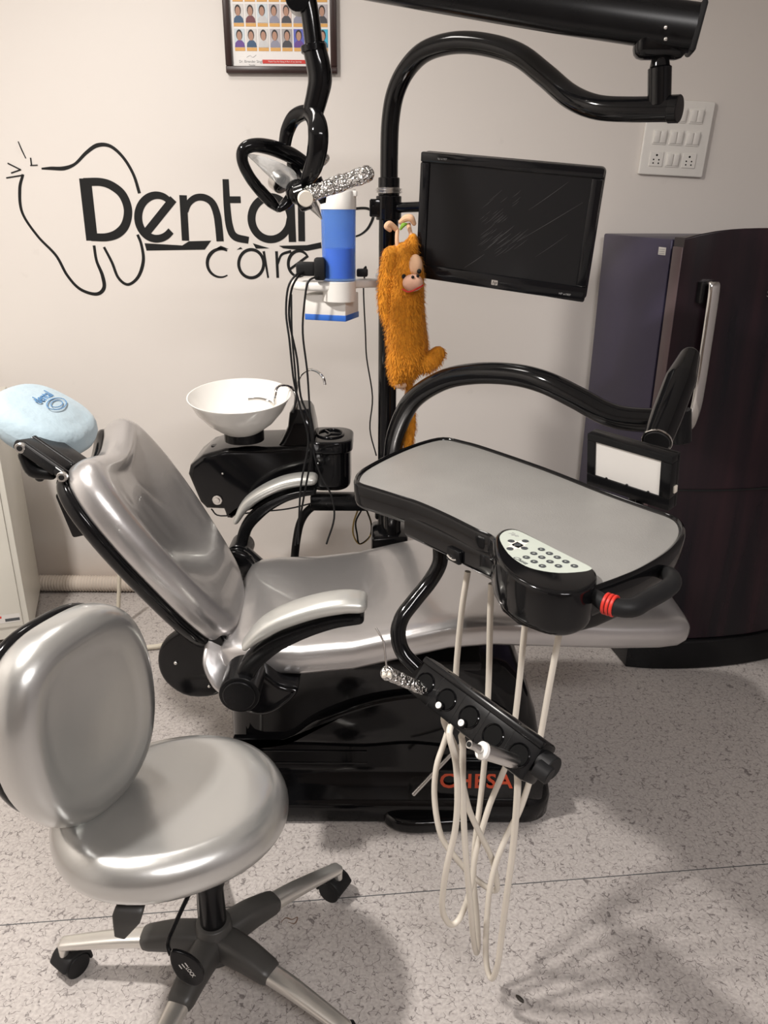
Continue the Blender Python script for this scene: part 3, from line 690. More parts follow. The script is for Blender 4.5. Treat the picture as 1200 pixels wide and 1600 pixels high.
# ------------------------------------------------------------------ EQUIPMENT POST
PX, PY = A(606, 500, y=2.25).x, 2.25
po = empty('equipment_post', (PX, PY, 0), 'glossy black upright post with curved pipes behind the dental chair', 'post')
b = B(); cyl(b, (PX, PY, .012), (PX, PY, 1.50), .0265, 28); cyl(b, (PX, PY, 0), (PX, PY, .014), .11, 32); mk('upright', b, 'black', po)
b = B(); z1 = A(606, 310, y=PY).z
lp = [(608, 320, 2.25), (608, 250, 2.25), (610, 190, 2.25), (618, 145, 2.24), (636, 108, 2.21), (665, 80, 2.16), (710, 67, 2.10), (760, 70, 2.04), (810, 86, 1.98), (852, 118, 1.92), (890, 150, 1.86), (930, 167, 1.81), (980, 171, 1.77), (1055, 170, 1.72)]
tube(b, [A(x, y, y=d_) for x, y, d_ in lp], .0235, seg=20, round_end=False)
e_ = A(1055, 170, y=1.72); e2_ = A(1062, 170, y=1.715); cyl(b, A(1046, 170.5, y=1.727), e2_, .0255, 24)
mk('lamp_pipe', b, 'black', po)
b = B(); pj = [A(1030, 165, y=1.735), A(1031, 105, y=1.735)]; cyl(b, pj[0], pj[1], .0225, 24); cyl(b, pj[1], A(1032, 72, y=1.735), .019, 24, r2=.012)
cl = A(1032, 66, y=1.735); box(b, Matrix.Translation(cl), .10, .05, .06, .018, segs=3); mk('swivel_joint', b, 'black', po)
b = B(); a0 = A(1086, 45, y=1.72); a1 = A(462, -46, y=1.86); sweep(b, [a0, (a0 * 2 + a1) / 3, (a0 + a1 * 2) / 3, a1], [.03, .03, .03, .03], [.042, .041, .035, .028], (0, 1, 0), ex=.7, round_end=False); mk('balance_arm', b, 'satin', po)
b = B(); t_ = (a0 - a1).normalized(); box(b, frame(a0 + t_ * .002 , t_, (0, 1, 0)), .012, .062, .086, .005); mk('arm_end_cap', b, 'rubber', po)
for q in ((1040, 43), (1040, 61)):
    b = B(); sphere(b, A(*q, y=1.69), .004); mk('screw', b, 'chrome', po)
# lower pipe that carries the tray
b = B()
lw = [(613, 850, 2.19), (613, 770, 2.18), (614, 710, 2.16), (622, 668, 2.12), (645, 625, 2.06), (690, 595, 1.98), (740, 584, 1.91), (800, 585, 1.84), (850, 597, 1.78), (900, 621, 1.73), (945, 645, 1.69), (985, 655, 1.66), (1060, 658, 1.61)]
tube(b, [A(x, y, y=d_) for x, y, d_ in lw], .0262, seg=20); mk('tray_pipe', b, 'black', po)
b = B(); q = A(613, 845, y=2.19); box(b, Matrix.Translation((PX + .01, 2.22, q.z)), .11, .13, .06, .012); mk('pipe_bracket', b, 'black', po)
b = B(); zc = A(606, 325, y=PY).z; cyl(b, (PX, PY, zc - .03), (PX, PY, zc + .03), .034, 28); cyl(b, (PX, PY, zc + .03), (PX, PY, zc + .075), .0285, 28)
box(b, Matrix.Translation((PX - .036, PY - .01, zc)), .03, .03, .045, .004)
mk('clamp', b, 'black', po)
b = B(); P = []
for k in range(9 * 10): a = k / 10 * 2 * PI; P.append(V((PX + .032 * math.cos(a) * (1 + .1 * math.sin(k)), PY + .032 * math.sin(a), zc + .036 + k / 90 * .014)))
tube(b, P, .0008, seg=5, smooth=False); mk('wire_coil', b, 'steel', po)
# link to the spittoon
b = B(); q0, q1 = A(498, 783, y=2.33), A(590, 783, y=2.33); box(b, Matrix.Translation((q0 + V((PX, 2.33, q0.z))) / 2), (V((PX, 2.33, q0.z)) - q0).length + .05, .05, .05, .006)
box(b, Matrix.Translation((PX, 2.30, q0.z)), .07, .12, .056, .008); mk('link_bar', b, 'satin', po)
# spring arm and joint to the tray
b = B(); s0, s1 = A(1077, 558, y=1.62), A(1027, 688, y=1.42)
tube(b, [s0, s0.lerp(s1, .3), s0.lerp(s1, .7), s1], [.021, .031, .030, .0275], seg=24, round_end=False, sub=8); sphere(b, s0, .0205)
mk('spring_arm', b, 'black', po)
b = B(); t_ = (s1 - s0).normalized(); cyl(b, s1, s1 + t_ * .004, .0285, 24); cyl(b, s1 + t_ * .001, s1 + t_ * .006, .024, 24, mi=1); mk('arm_rim', b, ['chrome', 'rubber'], po)
b = B(); cyl(b, A(1062, 640, y=1.615), A(1062, 690, y=1.615), .024, 20); mk('elbow', b, 'satin', po)
# down to the tray
b = B(); tube(b, [s1 - t_ * .03, s1 + V((.0, .05, -.04)), V((.50, 1.47, .95)), V((.44, 1.36, .935))], .014, seg=14); mk('tray_stem', b, 'satin', po)

# ------------------------------------------------------------------ monitor
mc = V((.284, 2.037, 1.449)); mX = V((.906, -.414, -.093)); mY = V((.017, -.182, .983)); MM = frame(mc, mX, mY)
mo = empty('monitor', mc, 'black flat monitor with scratched screen clamped to the post', 'monitor')
b = B(); slab(b, rrect(.445, .303, .012), -.030, -.004, .008, MM); mk('monitor_back', b, 'satin', mo)
b = B()
BW, BH, bt, bs = .445, .303, .026, .026
for (x, y, sx_, sy_) in ((0, BH / 2 - .0115, BW, .023), (0, -BH / 2 + .018, BW, .036), (-BW / 2 + .0125, .0065, .025, BH - .059), (BW / 2 - .0125, .0065, .025, BH - .059)):
    box(b, MM @ Matrix.Translation((x, y, -.001)), sx_, sy_, .014, .004)
mk('bezel', b, 'bezel', mo, merge=None)
b = B(); box(b, MM @ Matrix.Translation((0, .0065, -.003)), BW - .048, BH - .056, .008); scr = mk('screen', b, 'screen', mo, smooth=False)
b = B()
def scratch(x0, y0, x1, y1, wd): ribbon(b, [(x0, y0), ((x0 + x1) / 2 + .001, (y0 + y1) / 2), (x1, y1)], [wd * .3, wd, wd * .3], .0011, .00125, MM, sub=3)
for k in range(26):
    x = random.uniform(-.06, .04); y = random.uniform(-.075, -.02); L_ = random.uniform(.015, .04); scratch(x, y, x + L_, y + L_ * .9, .0006)
for k in range(18):
    x = random.uniform(-.06, .03); y = random.uniform(.0, .07); L_ = random.uniform(.01, .03); scratch(x, y, x + L_, y + L_ * .9, .0005)
scratch(.06, .045, .145, .115, .0007); scratch(.04, -.03, .185, .075, .0008); scratch(-.09, -.11, -.04, -.07, .0012); scratch(.09, -.06, .16, -.0, .0006)
M['scr'] = mat('screen_scratch', (0.07, 0.07, 0.07), 0.5)
mk('scratches', b, 'scr', scr, smooth=False, merge=None)
b = B(); Ml = MM @ Matrix.Translation((-.005, -BH / 2 + .017, .0062)); flat(b, rrect(.0165, .0125, .0015), 0, .0006, Ml); text(b, 'hp', .012, Ml @ Matrix.Translation((0, 0, .0008)), .0003, shear=.25, mi=1)
mk('logo_plate', b, ['chrome', 'ink'], mo, smooth=False, merge=None)
b = B(); text(b, 'HP w1907', .007, MM @ Matrix.Translation((.175, -BH / 2 + .014, .0064)), .0002); mk('model_lettering', b, 'greyprint', mo, smooth=False)
b = B(); text(b, 'hp w1907', .006, MM @ Matrix.Translation((-.165, BH / 2 - .012, .0064)), .0002); mk('model_lettering', b, 'greyprint', mo, smooth=False)
b = B(); q = A(632, 326, y=PY - .01); cyl(b, V((PX, PY, zc)), MM @ V((-.12, .03, -.05)), .013); 
sphere(b, MM @ V((-.12, .03, -.05)), .018); box(b, MM @ Matrix.Translation((-.05, .02, -.042)), .20, .07, .026, .006); mk('mount_arm', b, 'black', mo)
# ------------------------------------------------------------------ cup dispenser and shelf
sy = 2.13
cupc = A(530, 436, y=sy)
sh = empty('shelf_bracket', (cupc.x, sy, cupc.z), 'white plastic shelf on the post holding the cup dispenser', 'shelf')
b = B(); dcx = A(505, 450, y=sy + .03)
slab(b, outline_pts([(-.085, .02), (-.07, -.04), (-.02, -.065), (.05, -.06), (.07, -.03), (.10, .02), (.19, .05), (.19, .10), (.09, .07), (0, .08), (-.06, .065)], 4), -.022, 0, .008, Matrix.Translation((dcx.x, dcx.y, cupc.z - .006)))
cyl(b, cupc + V((0, 0, -.056)), cupc + V((0, 0, -.004)), .043, 32)
cyl(b, V((PX, PY, cupc.z - .04)), V((PX, PY, cupc.z + .004)), .036, 28)
mk('shelf_plate', b, 'white', sh)
cp = empty('cup_dispenser', cupc, 'translucent blue cup dispenser tube with white lid on shelf', 'cup dispenser')
hC = (A(527, 325, y=sy).z - cupc.z)
b = B(); Mcup = Matrix.Translation(cupc)
lathe(b, [(.043, -.002), (.0435, hC * .5), (.0445, hC), (.042, hC), (.041, hC * .5), (.0405, .002), (.001, .002)], Mcup, 40); mk('dispenser_tube', b, 'cup', cp)
b = B(); lathe(b, [(.037, .004), (.036, .01), (.038, hC * .42), (.036, hC * .44), (.001, hC * .44)], Mcup, 32); mk('cup_stack', b, 'cupin', cp)
b = B(); lathe(b, [(.0455, hC - .003), (.0455, hC + .022), (.043, hC + .026), (.001, hC + .027)], Mcup, 40)
for v in b.verts:
    if v.co.z > cupc.z + hC + .015: v.co.z += (v.co.x - cupc.x + .04) * .22
box(b, Mcup @ Matrix.Translation((.038, -.01, hC + .034)), .02, .03, .014, .003); mk('lid', b, 'white', cp)
bx = empty('stabiliser_box', A(520, 485, y=2.16), 'white box with blue bottom band hanging under the shelf', 'box')
pa, pb_ = A(478, 486, y=2.12), A(541, 486, y=2.09)
Mb = Matrix.Translation((pa + pb_) / 2 + V((.012, .06, .016))) @ Matrix.Rotation(math.radians(-24), 4, 'Z')
Mb = Matrix.Translation(((pa.x + pb_.x) / 2 + .012, 2.17, pa.z + .014)) @ Matrix.Rotation(math.radians(-18), 4, 'Z')
b = B(); box(b, Mb, .115, .10, .056, .003); mk('box_body', b, 'white', bx)
b = B(); box(b, Mb @ Matrix.Translation((0, 0, -.031)), .117, .102, .016, .002); mk('blue_band', b, 'blue', bx)
ad = empty('power_adapter', A(485, 420, y=2.12), 'black power plugs lying on the white shelf beside the cups', 'adapter')
b = B(); box(b, Matrix.Translation(A(480, 420, y=2.12)), .055, .04, .034, .006); box(b, Matrix.Translation(A(500, 420, y=2.10)), .028, .04, .055, .006); mk('plug_body', b, 'rubber', ad)
b = B(); box(b, Matrix.Translation(A(566, 426, y=2.20)), .03, .03, .02, .004); mk('plug_body', b, 'rubber', ad)
def cable(pts, y, r, mt, label, grp, name='cable', cat='cable'):
    b = B(); tube(b, [A(p[0], p[1], y=(p[2] if len(p) > 2 else y)) for p in pts], r, seg=8, sub=5); return tag(mk(name, b, mt), label, cat, grp)
G_ = 'thin black cables hanging in front of the wall'
cable([(474, 425, 2.10), (462, 430, 2.07), (450, 450, 2.06), (447, 490, 2.06), (452, 530, 2.05), (456, 570, 2.05), (460, 600, 2.05), (470, 640, 2.05), (482, 690, 2.05), (470, 760, 2.05), (466, 850, 2.05)], 2.1, .0028, 'rubber', 'outermost left black cable dropping from the plugs on the shelf', G_)
cable([(476, 428, 2.11), (466, 432, 2.08), (455, 455, 2.07), (452, 500, 2.07), (464, 560, 2.06), (470, 620, 2.06), (486, 660, 2.06), (488, 700, 2.06), (476, 770, 2.06), (461, 852, 2.06)], 2.1, .0028, 'rubber', 'black cable dropping just inside the outermost left one', G_)
cable([(497, 432, 2.08), (482, 440, 2.06), (476, 470, 2.06), (473, 520, 2.06), (480, 580, 2.06), (484, 640, 2.06), (489, 700, 2.06), (500, 740, 2.06), (518, 775, 2.06), (522, 810, 2.06), (510, 850, 2.06)], 2.1, .0028, 'rubber', 'black cable dropping from the front plug over the spittoon to the seat', G_)
cable([(455, 460, 2.13), (456, 520, 2.13), (461, 580, 2.13), (463, 620, 2.13), (458, 645, 2.13)], 2.1, .0028, 'rubber', 'straight black cable hanging behind the chrome spout', G_)
cable([(566, 424, 2.20), (572, 418, 2.21), (568, 450, 2.25), (571, 520, 2.3), (573, 560, 2.3), (582, 620, 2.3), (578, 670, 2.3), (588, 712, 2.3)], 2.2, .0022, 'rubber', 'single thin black cable hanging close beside the post', None)
cable([(330, 795, 2.3), (345, 806, 2.3), (400, 800, 2.3), (450, 795, 2.3), (500, 783, 2.3)], 2.3, .0025, 'rubber', 'black cable sagging under the spittoon', None)

# ------------------------------------------------------------------ spittoon unit
sp = empty('spittoon_unit', A(420, 780, y=2.35), 'glossy black spittoon unit with tap pipes behind the chair', 'spittoon')
b = B(); yq = 2.28
sil = [(293, 742), (296, 728), (316, 712), (352, 702), (420, 700), (470, 698), (492, 700), (494, 770), (470, 772), (430, 782), (400, 790), (372, 803), (362, 812), (354, 811), (349, 797), (322, 796), (312, 786)]
so = [A(x, y, y=yq) for x, y in sil]; Msp = frame((0, yq + .22, 0), (1, 0, 0), (0, 0, 1))
o_ = []
for k in range(len(so)):
    a_, c_ = so[k], so[(k + 1) % len(so)]
    for t in (0, .33, .66): q = a_.lerp(c_, t); o_.append(V((q.x, q.z)))
slab(b, o_, 0, .22, .018, Msp, e2=.018); body = mk('unit_body', b, 'black', sp, ang=60)
b = B(); q = A(475, 700, y=2.30)
rings(b, [rsect(q.z + z, q.x - wl, q.x + wr, 2.33 - d_, 2.45, .02) for z, wl, wr, d_ in ((-.02, .10, .04, .035), (.02, .07, .035, .03), (.06, .05, .03, .02), (.10, .045, .022, .01), (.112, .035, .014, .0))]); mk('tap_tower', b, 'black', sp)
b = B(); q = A(516, 683, y=2.36); qz = q.z
slab(b, rrect(.135, .17, .05, 8), -.155, 0, .012, Matrix.Translation((q.x - .004, 2.37, qz)), e2=.02); mk('side_box', b, 'black', sp)
b = B(); slab(b, rrect(.15, .185, .055, 8), -.04, 0, .008, Matrix.Translation((q.x - .004, 2.37, qz + .006))); mk('side_box_rim', b, 'black', sp)
b = B(); tube(b, [V((q.x + .04 * math.cos(a), 2.37 + .05 * math.sin(a), qz + .008)) for a in [k * PI / 12 for k in range(24)]], .004, closed=True, sub=2)
for a in (0, 2.1, 4.2): cyl(b, V((q.x, 2.37, qz + .007)), V((q.x + .04 * math.cos(a), 2.37 + .05 * math.sin(a), qz + .007)), .004)
mk('cup_ring', b, 'black', sp)
for (qx, qy, r_) in ((340, 781, .0155),):
    b = B(); q = A(qx, qy, y=yq - .0); cyl(b, q + V((0, .012, 0)), q + V((0, -.006, 0)), r_, 24); cyl(b, q + V((0, -.003, 0)), q + V((0, -.010, 0)), r_ * .55, 20); mk('knob', b, 'chrome', sp)
b = B(); q = A(348, 740, y=yq); sphere(b, q, .004); q = A(497, 724, y=yq); sphere(b, q, .003); mk('screw', b, 'chrome', sp)
b = B(); q = A(337, 700, y=2.37); cyl(b, q, q + V((0, 0, .010)), .014); mk('drain_knob', b, 'satin', sp)
bc = A(375, 615, y=2.30); zb0 = A(378, 678, y=2.26).z
b = B(); H0 = bc.z - zb0
bwl = [(.001, 0), (.055, 0), (.062, .004), (.10, H0 * .30), (.13, H0 * .62), (.146, H0 * .90), (.152, H0 * .985), (.1525, H0), (.149, H0), (.143, H0 * .9), (.126, H0 * .62), (.095, H0 * .33), (.05, H0 * .12), (.001, H0 * .10)]
lathe(b, bwl, Matrix.Translation((bc.x, 2.30, zb0)) @ Matrix.Rotation(math.radians(7), 4, 'X'), 56); mk('bowl', b, 'ceramic', sp, ang=60, label='white round ceramic bowl')
b = B(); cyl(b, (bc.x + .005, 2.30, zb0 - .03), (bc.x + .005, 2.30, zb0 + .004), .06, 28); mk('bowl_collar', b, 'satin', sp)
b = B(); tube(b, [A(463, 645, y=2.35), A(463, 625, y=2.35), A(458, 608, y=2.34), A(445, 602, y=2.31), (A(433, 606, y=2.28)), A(430, 620, y=2.27), A(430, 632, y=2.27)], .0042, seg=10); mk('cup_filler_pipe', b, 'chrome', sp)
b = B(); tube(b, [A(428, 634, y=2.29), A(420, 627, y=2.28), A(405, 623, y=2.28), A(388, 624, y=2.28)], .0042, seg=10); mk('flush_pipe', b, 'chrome', sp)
b = B(); tube(b, [A(460, 645, y=2.40), A(463, 612, y=2.40), A(469, 588, y=2.39), A(482, 578, y=2.37), (A(495, 580, y=2.36)), A(505, 590, y=2.35), A(508, 601, y=2.35)], .0042, seg=10); mk('spout', b, 'chrome', sp)
b = B(); tube(b, [A(500, 786, y=2.33), A(482, 797, y=2.33), A(470, 815, y=2.33), A(464, 840, y=2.33), A(460, 875, y=2.33), A(455, 940, y=2.36)], .013, seg=12); mk('drain_hose', b, 'rubber', sp)
for k, (mt, lab, off) in enumerate((('yellow', 'yellow cable coil hanging below the link bar', 0), ('rubber', 'black cable coil hanging below the link bar', 6))):
    cable([(560 + off, 795), (553 + off * .5, 815), (552 + off, 835), (562, 850), (578, 838), (580, 818), (572, 795)], 2.38, .0028, mt, lab, None)

# ------------------------------------------------------------------ operating lamp
ly = 1.84
la = empty('operating_lamp', A(470, 60, y=ly), 'black operating lamp head with foil wrapped handles on a drop tube', 'lamp')
b = B(); tube(b, [A(468, -60, y=ly), A(476, -20, y=ly), A(484, 20, y=ly), A(491, 74, y=ly)], .0185, seg=20); 
tube(b, [A(490, 70, y=ly), A(497, 100, y=ly), A(500, 125, y=ly), A(496, 148, y=ly), A(489, 175, y=ly)], [.024, .025, .025, .0235, .022], seg=20)
cyl(b, A(489.5, 70, y=ly), A(491, 82, y=ly), .0265, 24); mk('drop_tube', b, 'black', la)
b = B(); q = A(466, 0, y=ly); cyl(b, q + V((0, -.02, 0)), q + V((0, .03, 0)), .024, 20); mk('pivot_knob', b, 'black', la)
def lpts(L_): return [A(x, y, y=ly + d_) for x, y, d_ in L_]
b = B(); vd = V((.1, -.95, .1))
tube(b, lpts([(444, 232, .05), (449, 205, .05), (460, 184, .03), (478, 176, 0), (492, 186, -.03), (497, 205, -.05), (496, 232, -.05), (489, 262, -.04), (477, 284, -.02), (467, 276, .02), (455, 256, .04)]), [.013, .015, .016, .015, .020, .021, .021, .019, .014, .010, .011], closed=False, seg=16, round_end=True, flat=.6, up=(0, 1, .15)); mk('head_yoke', b, 'black', la)
b = B()
tube(b, lpts([(478, 258, .04), (455, 243, .03), (425, 231, .0), (398, 227, -.03), (381, 234, -.04), (379, 252, -.04), (390, 276, -.03), (407, 298, -.01), (424, 316, 0), (434, 326, .01)]), [.016, .017, .016, .014, .013, .012, .012, .013, .013, .008], seg=16, round_end=True); mk('reflector_ring', b, 'black', la)
b = B(); tube(b, lpts([(437, 326, 0), (447, 318, .01), (460, 302, .02), (468, 292, .02)]), [.008, .012, .013, .012], seg=12, round_end=True); mk('ring_end', b, 'black', la)
b = B(); Mg = Matrix.Identity(4); vt = [A(387, 242, y=ly - .03), A(410, 245, y=ly - .04), A(440, 256, y=ly - .03), A(462, 272, y=ly), A(459, 297, y=ly + .01), A(440, 292, y=ly - .01), A(418, 274, y=ly - .02), A(400, 256, y=ly - .03)]
def shell(bm, vt, th, bulge):
    c = sum(vt, V()) / len(vt); n = (vt[2] - c).cross(vt[5] - c).normalized()
    if n.y > 0: n = -n
    P1 = spline(vt, 4, True)
    rs = [[c + (p - c) * s + n * (bulge * (1 - s * s)) for p in P1] for s in (.03, .3, .6, .85, 1)]
    rs += [[c + (p - c) * s + n * (bulge * (1 - s * s) - th) for p in P1] for s in (1, .85, .6, .3, .03)]
    rings(bm, rs)
shell(b, vt, .003, .012); mk('glass_shield', b, 'glass', la, ang=60, label='clear curved shield')
b = B(); q = A(431, 280, y=ly + .035); q2 = A(441, 288, y=ly + .02); cyl(b, q, q2, .022, 28); cyl(b, q2, q2.lerp(q, .3) + V((0, -.006, 0)), .0185, 24, mi=1); mk('bulb_housing', b, ['steel', 'black'], la)
b = B(); vt = [A(386, 241, y=ly - .02), A(420, 258, y=ly + .03), A(445, 285, y=ly + .03), A(470, 296, y=ly + .02), A(455, 278, y=ly + .03), A(430, 256, y=ly + .03)]
hc0, hc1 = A(474, 307, y=ly - .035), A(572, 272, y=ly - .06)
b.free(); b = B(); cyl(b, hc0 - (hc1 - hc0).normalized() * .012, hc0 + (hc1 - hc0).normalized() * .010, .029, 28); sphere(b, A(465, 300, y=ly), .026); mk('head_joint', b, 'black', la)
b = B(); q = A(478, 309, y=ly - .075); cyl(b, A(474, 308, y=ly - .03), A(478, 311, y=ly - .075), .016, 24); mk('joint_cap', b, 'hosew', la, label='beige round cap')
b = B(); n_ = 26; P = [hc0.lerp(hc1, k / n_) for k in range(n_ + 1)]
tube(b, P, [(.0165 + random.uniform(-.0012, .0014)) for _ in P], seg=22, smooth=False, round_end=True)
for v in b.verts: v.co += V((random.uniform(-1, 1), random.uniform(-1, 1), random.uniform(-1, 1))) * .0008
mk('foil_handle', b, 'foil', la, ang=12, label='handle wrapped in crumpled foil')
b = B(); tube(b, [A(496, 256, y=ly + .07), A(502, 253, y=ly + .08), A(508, 247, y=ly + .10)], .0105, seg=14, round_end=True); mk('foil_handle', b, 'foil', la, label='far handle end in foil')
b = B(); tube(b, [A(484, 315, y=ly - .02), A(493, 327, y=ly - .02), A(503, 343, y=ly - .02)], [.014, .009, .001], seg=10); mk('tail_shield', b, 'steel', la, label='pointed grey tip')
b = B(); tube(b, [A(490, 285, y=ly + .02), A(500, 300, y=ly + .02), A(505, 318, y=ly + .02)], [.022, .016, .006], seg=12); mk('head_tail', b, 'black', la)

# ------------------------------------------------------------------ hanging plush monkey
my = 2.14
mkx = empty('plush_monkey', A(635, 500, y=my), 'orange furry plush monkey hanging from the post by its hands', 'plush toy')
def rpx(r): return r * 2.02 / FPX
parts = []
trunk = [(640, 384, 12), (634, 396, 27), (634, 420, 31), (634, 450, 32), (633, 480, 34), (634, 510, 36), (637, 540, 37), (638, 562, 34), (634, 582, 24), (632, 594, 14)]
legR = [(648, 560, 22), (664, 566, 20), (677, 560, 17), (684, 553, 14)]
legL = [(625, 560, 24), (622, 580, 19), (620, 592, 13)]
armL = [(612, 400, 17), (604, 440, 14), (602, 475, 13), (606, 500, 10)]
armU = [(640, 392, 15), (644, 380, 11), (645, 372, 8)]
tail = [(636, 585, 8), (640, 610, 7), (642, 640, 8), (642, 665, 9), (638, 692, 9), (634, 715, 6)]
b = B()
def chain(bm, L_, dy=0, sq=1.0):
    tube(bm, [A(x, y, y=my + dy) for x, y, r in L_], [rpx(r) * sq for x, y, r in L_], seg=18, sub=4, round_end=True)
for L_, dy in ((trunk, 0), (legR, -.01), (legL, -.015), (armL, -.012), (armU, -.01), (tail, .01)): chain(b, L_, dy, .92)
body_bm = b.copy()
me_b = mk('body', b, 'fur', mkx, ang=80)
# pile: short tapered tufts over the whole plush body, combed downwards
body_bm.faces.ensure_lookup_table(); body_bm.normal_update()
bmesh.ops.recalc_face_normals(body_bm, faces=body_bm.faces)
areas = [f.calc_area() for f in body_bm.faces]; fl = random.choices(list(body_bm.faces), weights=areas, k=12000)
fb = B()
for f in fl:
    vs2 = [v.co for v in f.verts]; a_, c_ = random.random(), random.random()
    if len(vs2) == 4: p = vs2[0].lerp(vs2[1], a_).lerp(vs2[3].lerp(vs2[2], a_), c_)
    else: p = f.calc_center_median()
    n = f.normal; d_ = (n * random.uniform(.35, 1.1) + V((random.uniform(-.6, .6), random.uniform(-.4, .4), -1))).normalized()
    L_ = random.uniform(.007, .015); s_ = d_.cross(n); s_ = (s_.normalized() if s_.length > 1e-4 else V((1, 0, 0))) * .0009
    mid = p + d_ * L_ * .5 + n * .001; tip = p + d_ * L_ - n * .001
    v1, v2, v3, v4, v5 = (fb.verts.new(q) for q in (p - s_, p + s_, mid + s_ * .8, mid - s_ * .8, tip))
    fb.faces.new((v1, v2, v3, v4)); fb.faces.new((v4, v3, v5))
body_bm.free()
o = mk('fur_pile', fb, 'fur', me_b, smooth=False, merge=None, kind='stuff')
b = B(); fy = my - .055
sphere(b, A(649, 415, y=my - .038), rpx(11), .016, rpx(17)); mk('face_patch', b, 'skin', mkx)
b = B(); sphere(b, A(645, 442, y=fy - .012), rpx(16), .024, rpx(13)); muz = mk('muzzle', b, 'skin2', mkx)
b = B(); tube(b, [A(629, 452, y=fy - .02), A(638, 456, y=fy - .036), (A(650, 452, y=fy - .034)), A(661, 446, y=fy - .02)], .0022, seg=8); mk('mouth', b, 'red', muz)
b = B(); sphere(b, A(655, 424, y=my - .055), .0055, .004, .006); sphere(b, A(631, 432, y=my - .060), .0055, .004, .006); mk('eye', b, 'ink', mkx)
b = B(); sphere(b, A(653, 431, y=fy - .026), .004); sphere(b, A(645, 433, y=fy - .032), .004);  mk('nose', b, 'ink', muz)
b = B(); tube(b, [A(621, 386, y=my - .01), A(620, 372, y=my - .01), A(621, 358, y=my)], [.006, .005, .005], seg=10); tube(b, [A(619, 358, y=my), A(609, 350, y=my - .01), A(604, 354, y=my - .015), A(609, 359, y=my - .01)], [.007, .008, .007, .006], round_end=True, seg=10); mk('arm', b, 'skin', mkx)
b = B(); tube(b, [A(646, 378, y=my - .01), A(641, 362, y=my - .01), A(638, 350, y=my)], [.006, .005, .006], seg=10); tube(b, [A(626, 347, y=my), A(634, 341, y=my - .01), A(642, 341, y=my - .015), A(647, 349, y=my - .01)], [.006, .009, .009, .006], round_end=True, seg=10); mk('arm', b, 'skin', mkx)
b = B(); tube(b, [A(626, 358, y=my - .02), A(630, 352, y=my - .025), A(635, 350, y=my - .02)], [.003, .006, .003], round_end=True, seg=8); mk('ribbon', b, 'green', mkx)
b = B(); tube(b, [A(613, 592, y=my - .02), A(622, 601, y=my - .02), A(631, 602, y=my - .02)], [.006, .011, .008], seg=12, round_end=True); mk('foot', b, 'skin', mkx)

# ------------------------------------------------------------------ INSTRUMENT TRAY
TZ = 1.0
def tq(X, Y, z=TZ): q = A(540 + X / 2.2222, 660 + Y / 2.2222, z=z); return V((q.x, q.y))
tc_ = tq(620, 290)
tr = empty('instrument_tray', (tc_.x, tc_.y, TZ), 'black dental delivery tray with grey liner, keypad and hanging hoses', 'instrument tray')
out = [(32, 192), (60, 158), (150, 110), (250, 70), (338, 51), (420, 66), (500, 89), (700, 158), (900, 236), (1050, 290), (1140, 322), (1174, 352), (1174, 395), (1130, 448), (1040, 505), (960, 540), (900, 562), (850, 580), (780, 590), (700, 580), (600, 545), (545, 500), (515, 450), (505, 398), (450, 372), (350, 322), (250, 278), (170, 252), (100, 230), (45, 212)]
ol = outline_pts([tq(*p) for p in out], 4)
b = B(); oo = ccw(ol); rs = []
def lay(ins, z): rs.append([V((p.x, p.y, z)) for p in inset(oo, ins)])
for ins, z in ((.012, TZ - .055), (.004, TZ - .050), (0, TZ - .04), (-.002, TZ - .006), (0, TZ - .001), (.004, TZ + .001), (.0075, TZ - .001), (.0085, TZ - .006)): lay(ins, z)
rings(b, rs); tray = mk('tray_body', b, 'black', tr, ang=50)
b = B(); slab(b, inset(oo, .0088), TZ - .012, TZ - .0045, .0008, I4); mk('tray_liner', b, 'mat_grey', tr, ang=30, label='grey textured rubber liner')
# deeper housing under the tray
und = [(200, 262), (330, 110), (700, 200), (1130, 362), (1150, 400), (1040, 500), (900, 556), (800, 580), (700, 575), (600, 545), (545, 505), (515, 455), (505, 405), (350, 330)]
uo = [tq(*p) for p in und]; und2 = []
for k in range(len(uo)):
    for t in (0, .5): und2.append(uo[k].lerp(uo[(k + 1) % len(uo)], t))
b = B(); slab(b, inset(ccw(und2), .003), TZ - .078, TZ - .03, .01, I4, e2=.012); mk('tray_housing', b, 'black', tr, ang=50)
# keypad lobe
lobe = [(518, 425), (522, 390), (545, 370), (580, 366), (620, 378), (700, 420), (780, 463), (850, 498), (872, 518), (872, 545), (845, 575), (780, 592), (700, 584), (620, 555), (560, 515), (528, 470)]
lo = outline_pts([tq(*p, z=TZ + .01) for p in lobe], 4)
b = B(); slab(b, lo, TZ - .064, TZ + .010, .006, I4, e2=.018); lobe_o = mk('keypad_housing', b, 'black', tr, ang=50)
kz = TZ + .0104
kp = [(536, 408), (540, 388), (560, 376), (590, 374), (630, 390), (720, 436), (800, 476), (850, 502), (850, 511), (820, 518), (740, 522), (660, 510), (610, 490), (565, 455)]
b = B(); flat(b, outline_pts([tq(*p, z=kz) for p in kp], 3), TZ + .0098, kz, I4)
bt = [(320, 250), (440, 250), (375, 282), (310, 315), (432, 310), (577, 320), (512, 355), (645, 355), (448, 388), (580, 388), (712, 388), (515, 425), (650, 425), (785, 425), (585, 462), (722, 462), (858, 462)]
def kq(X, Y, z=kz): q = A(740 + X / 5.4545, 800 + Y / 5.4545, z=z); return V((q.x, q.y))
cs = kq(*bt[2])
for k in (0, 1, 3, 4): e = kq(*bt[k]); ribbon(b, [cs, e], [.016, .013], kz, kz + .0002, I4, mi=1, smooth=False)
kpad = mk('keypad', b, ['keypad', 'keystar'], tr, smooth=False, merge=None, label='pale green keypad film')
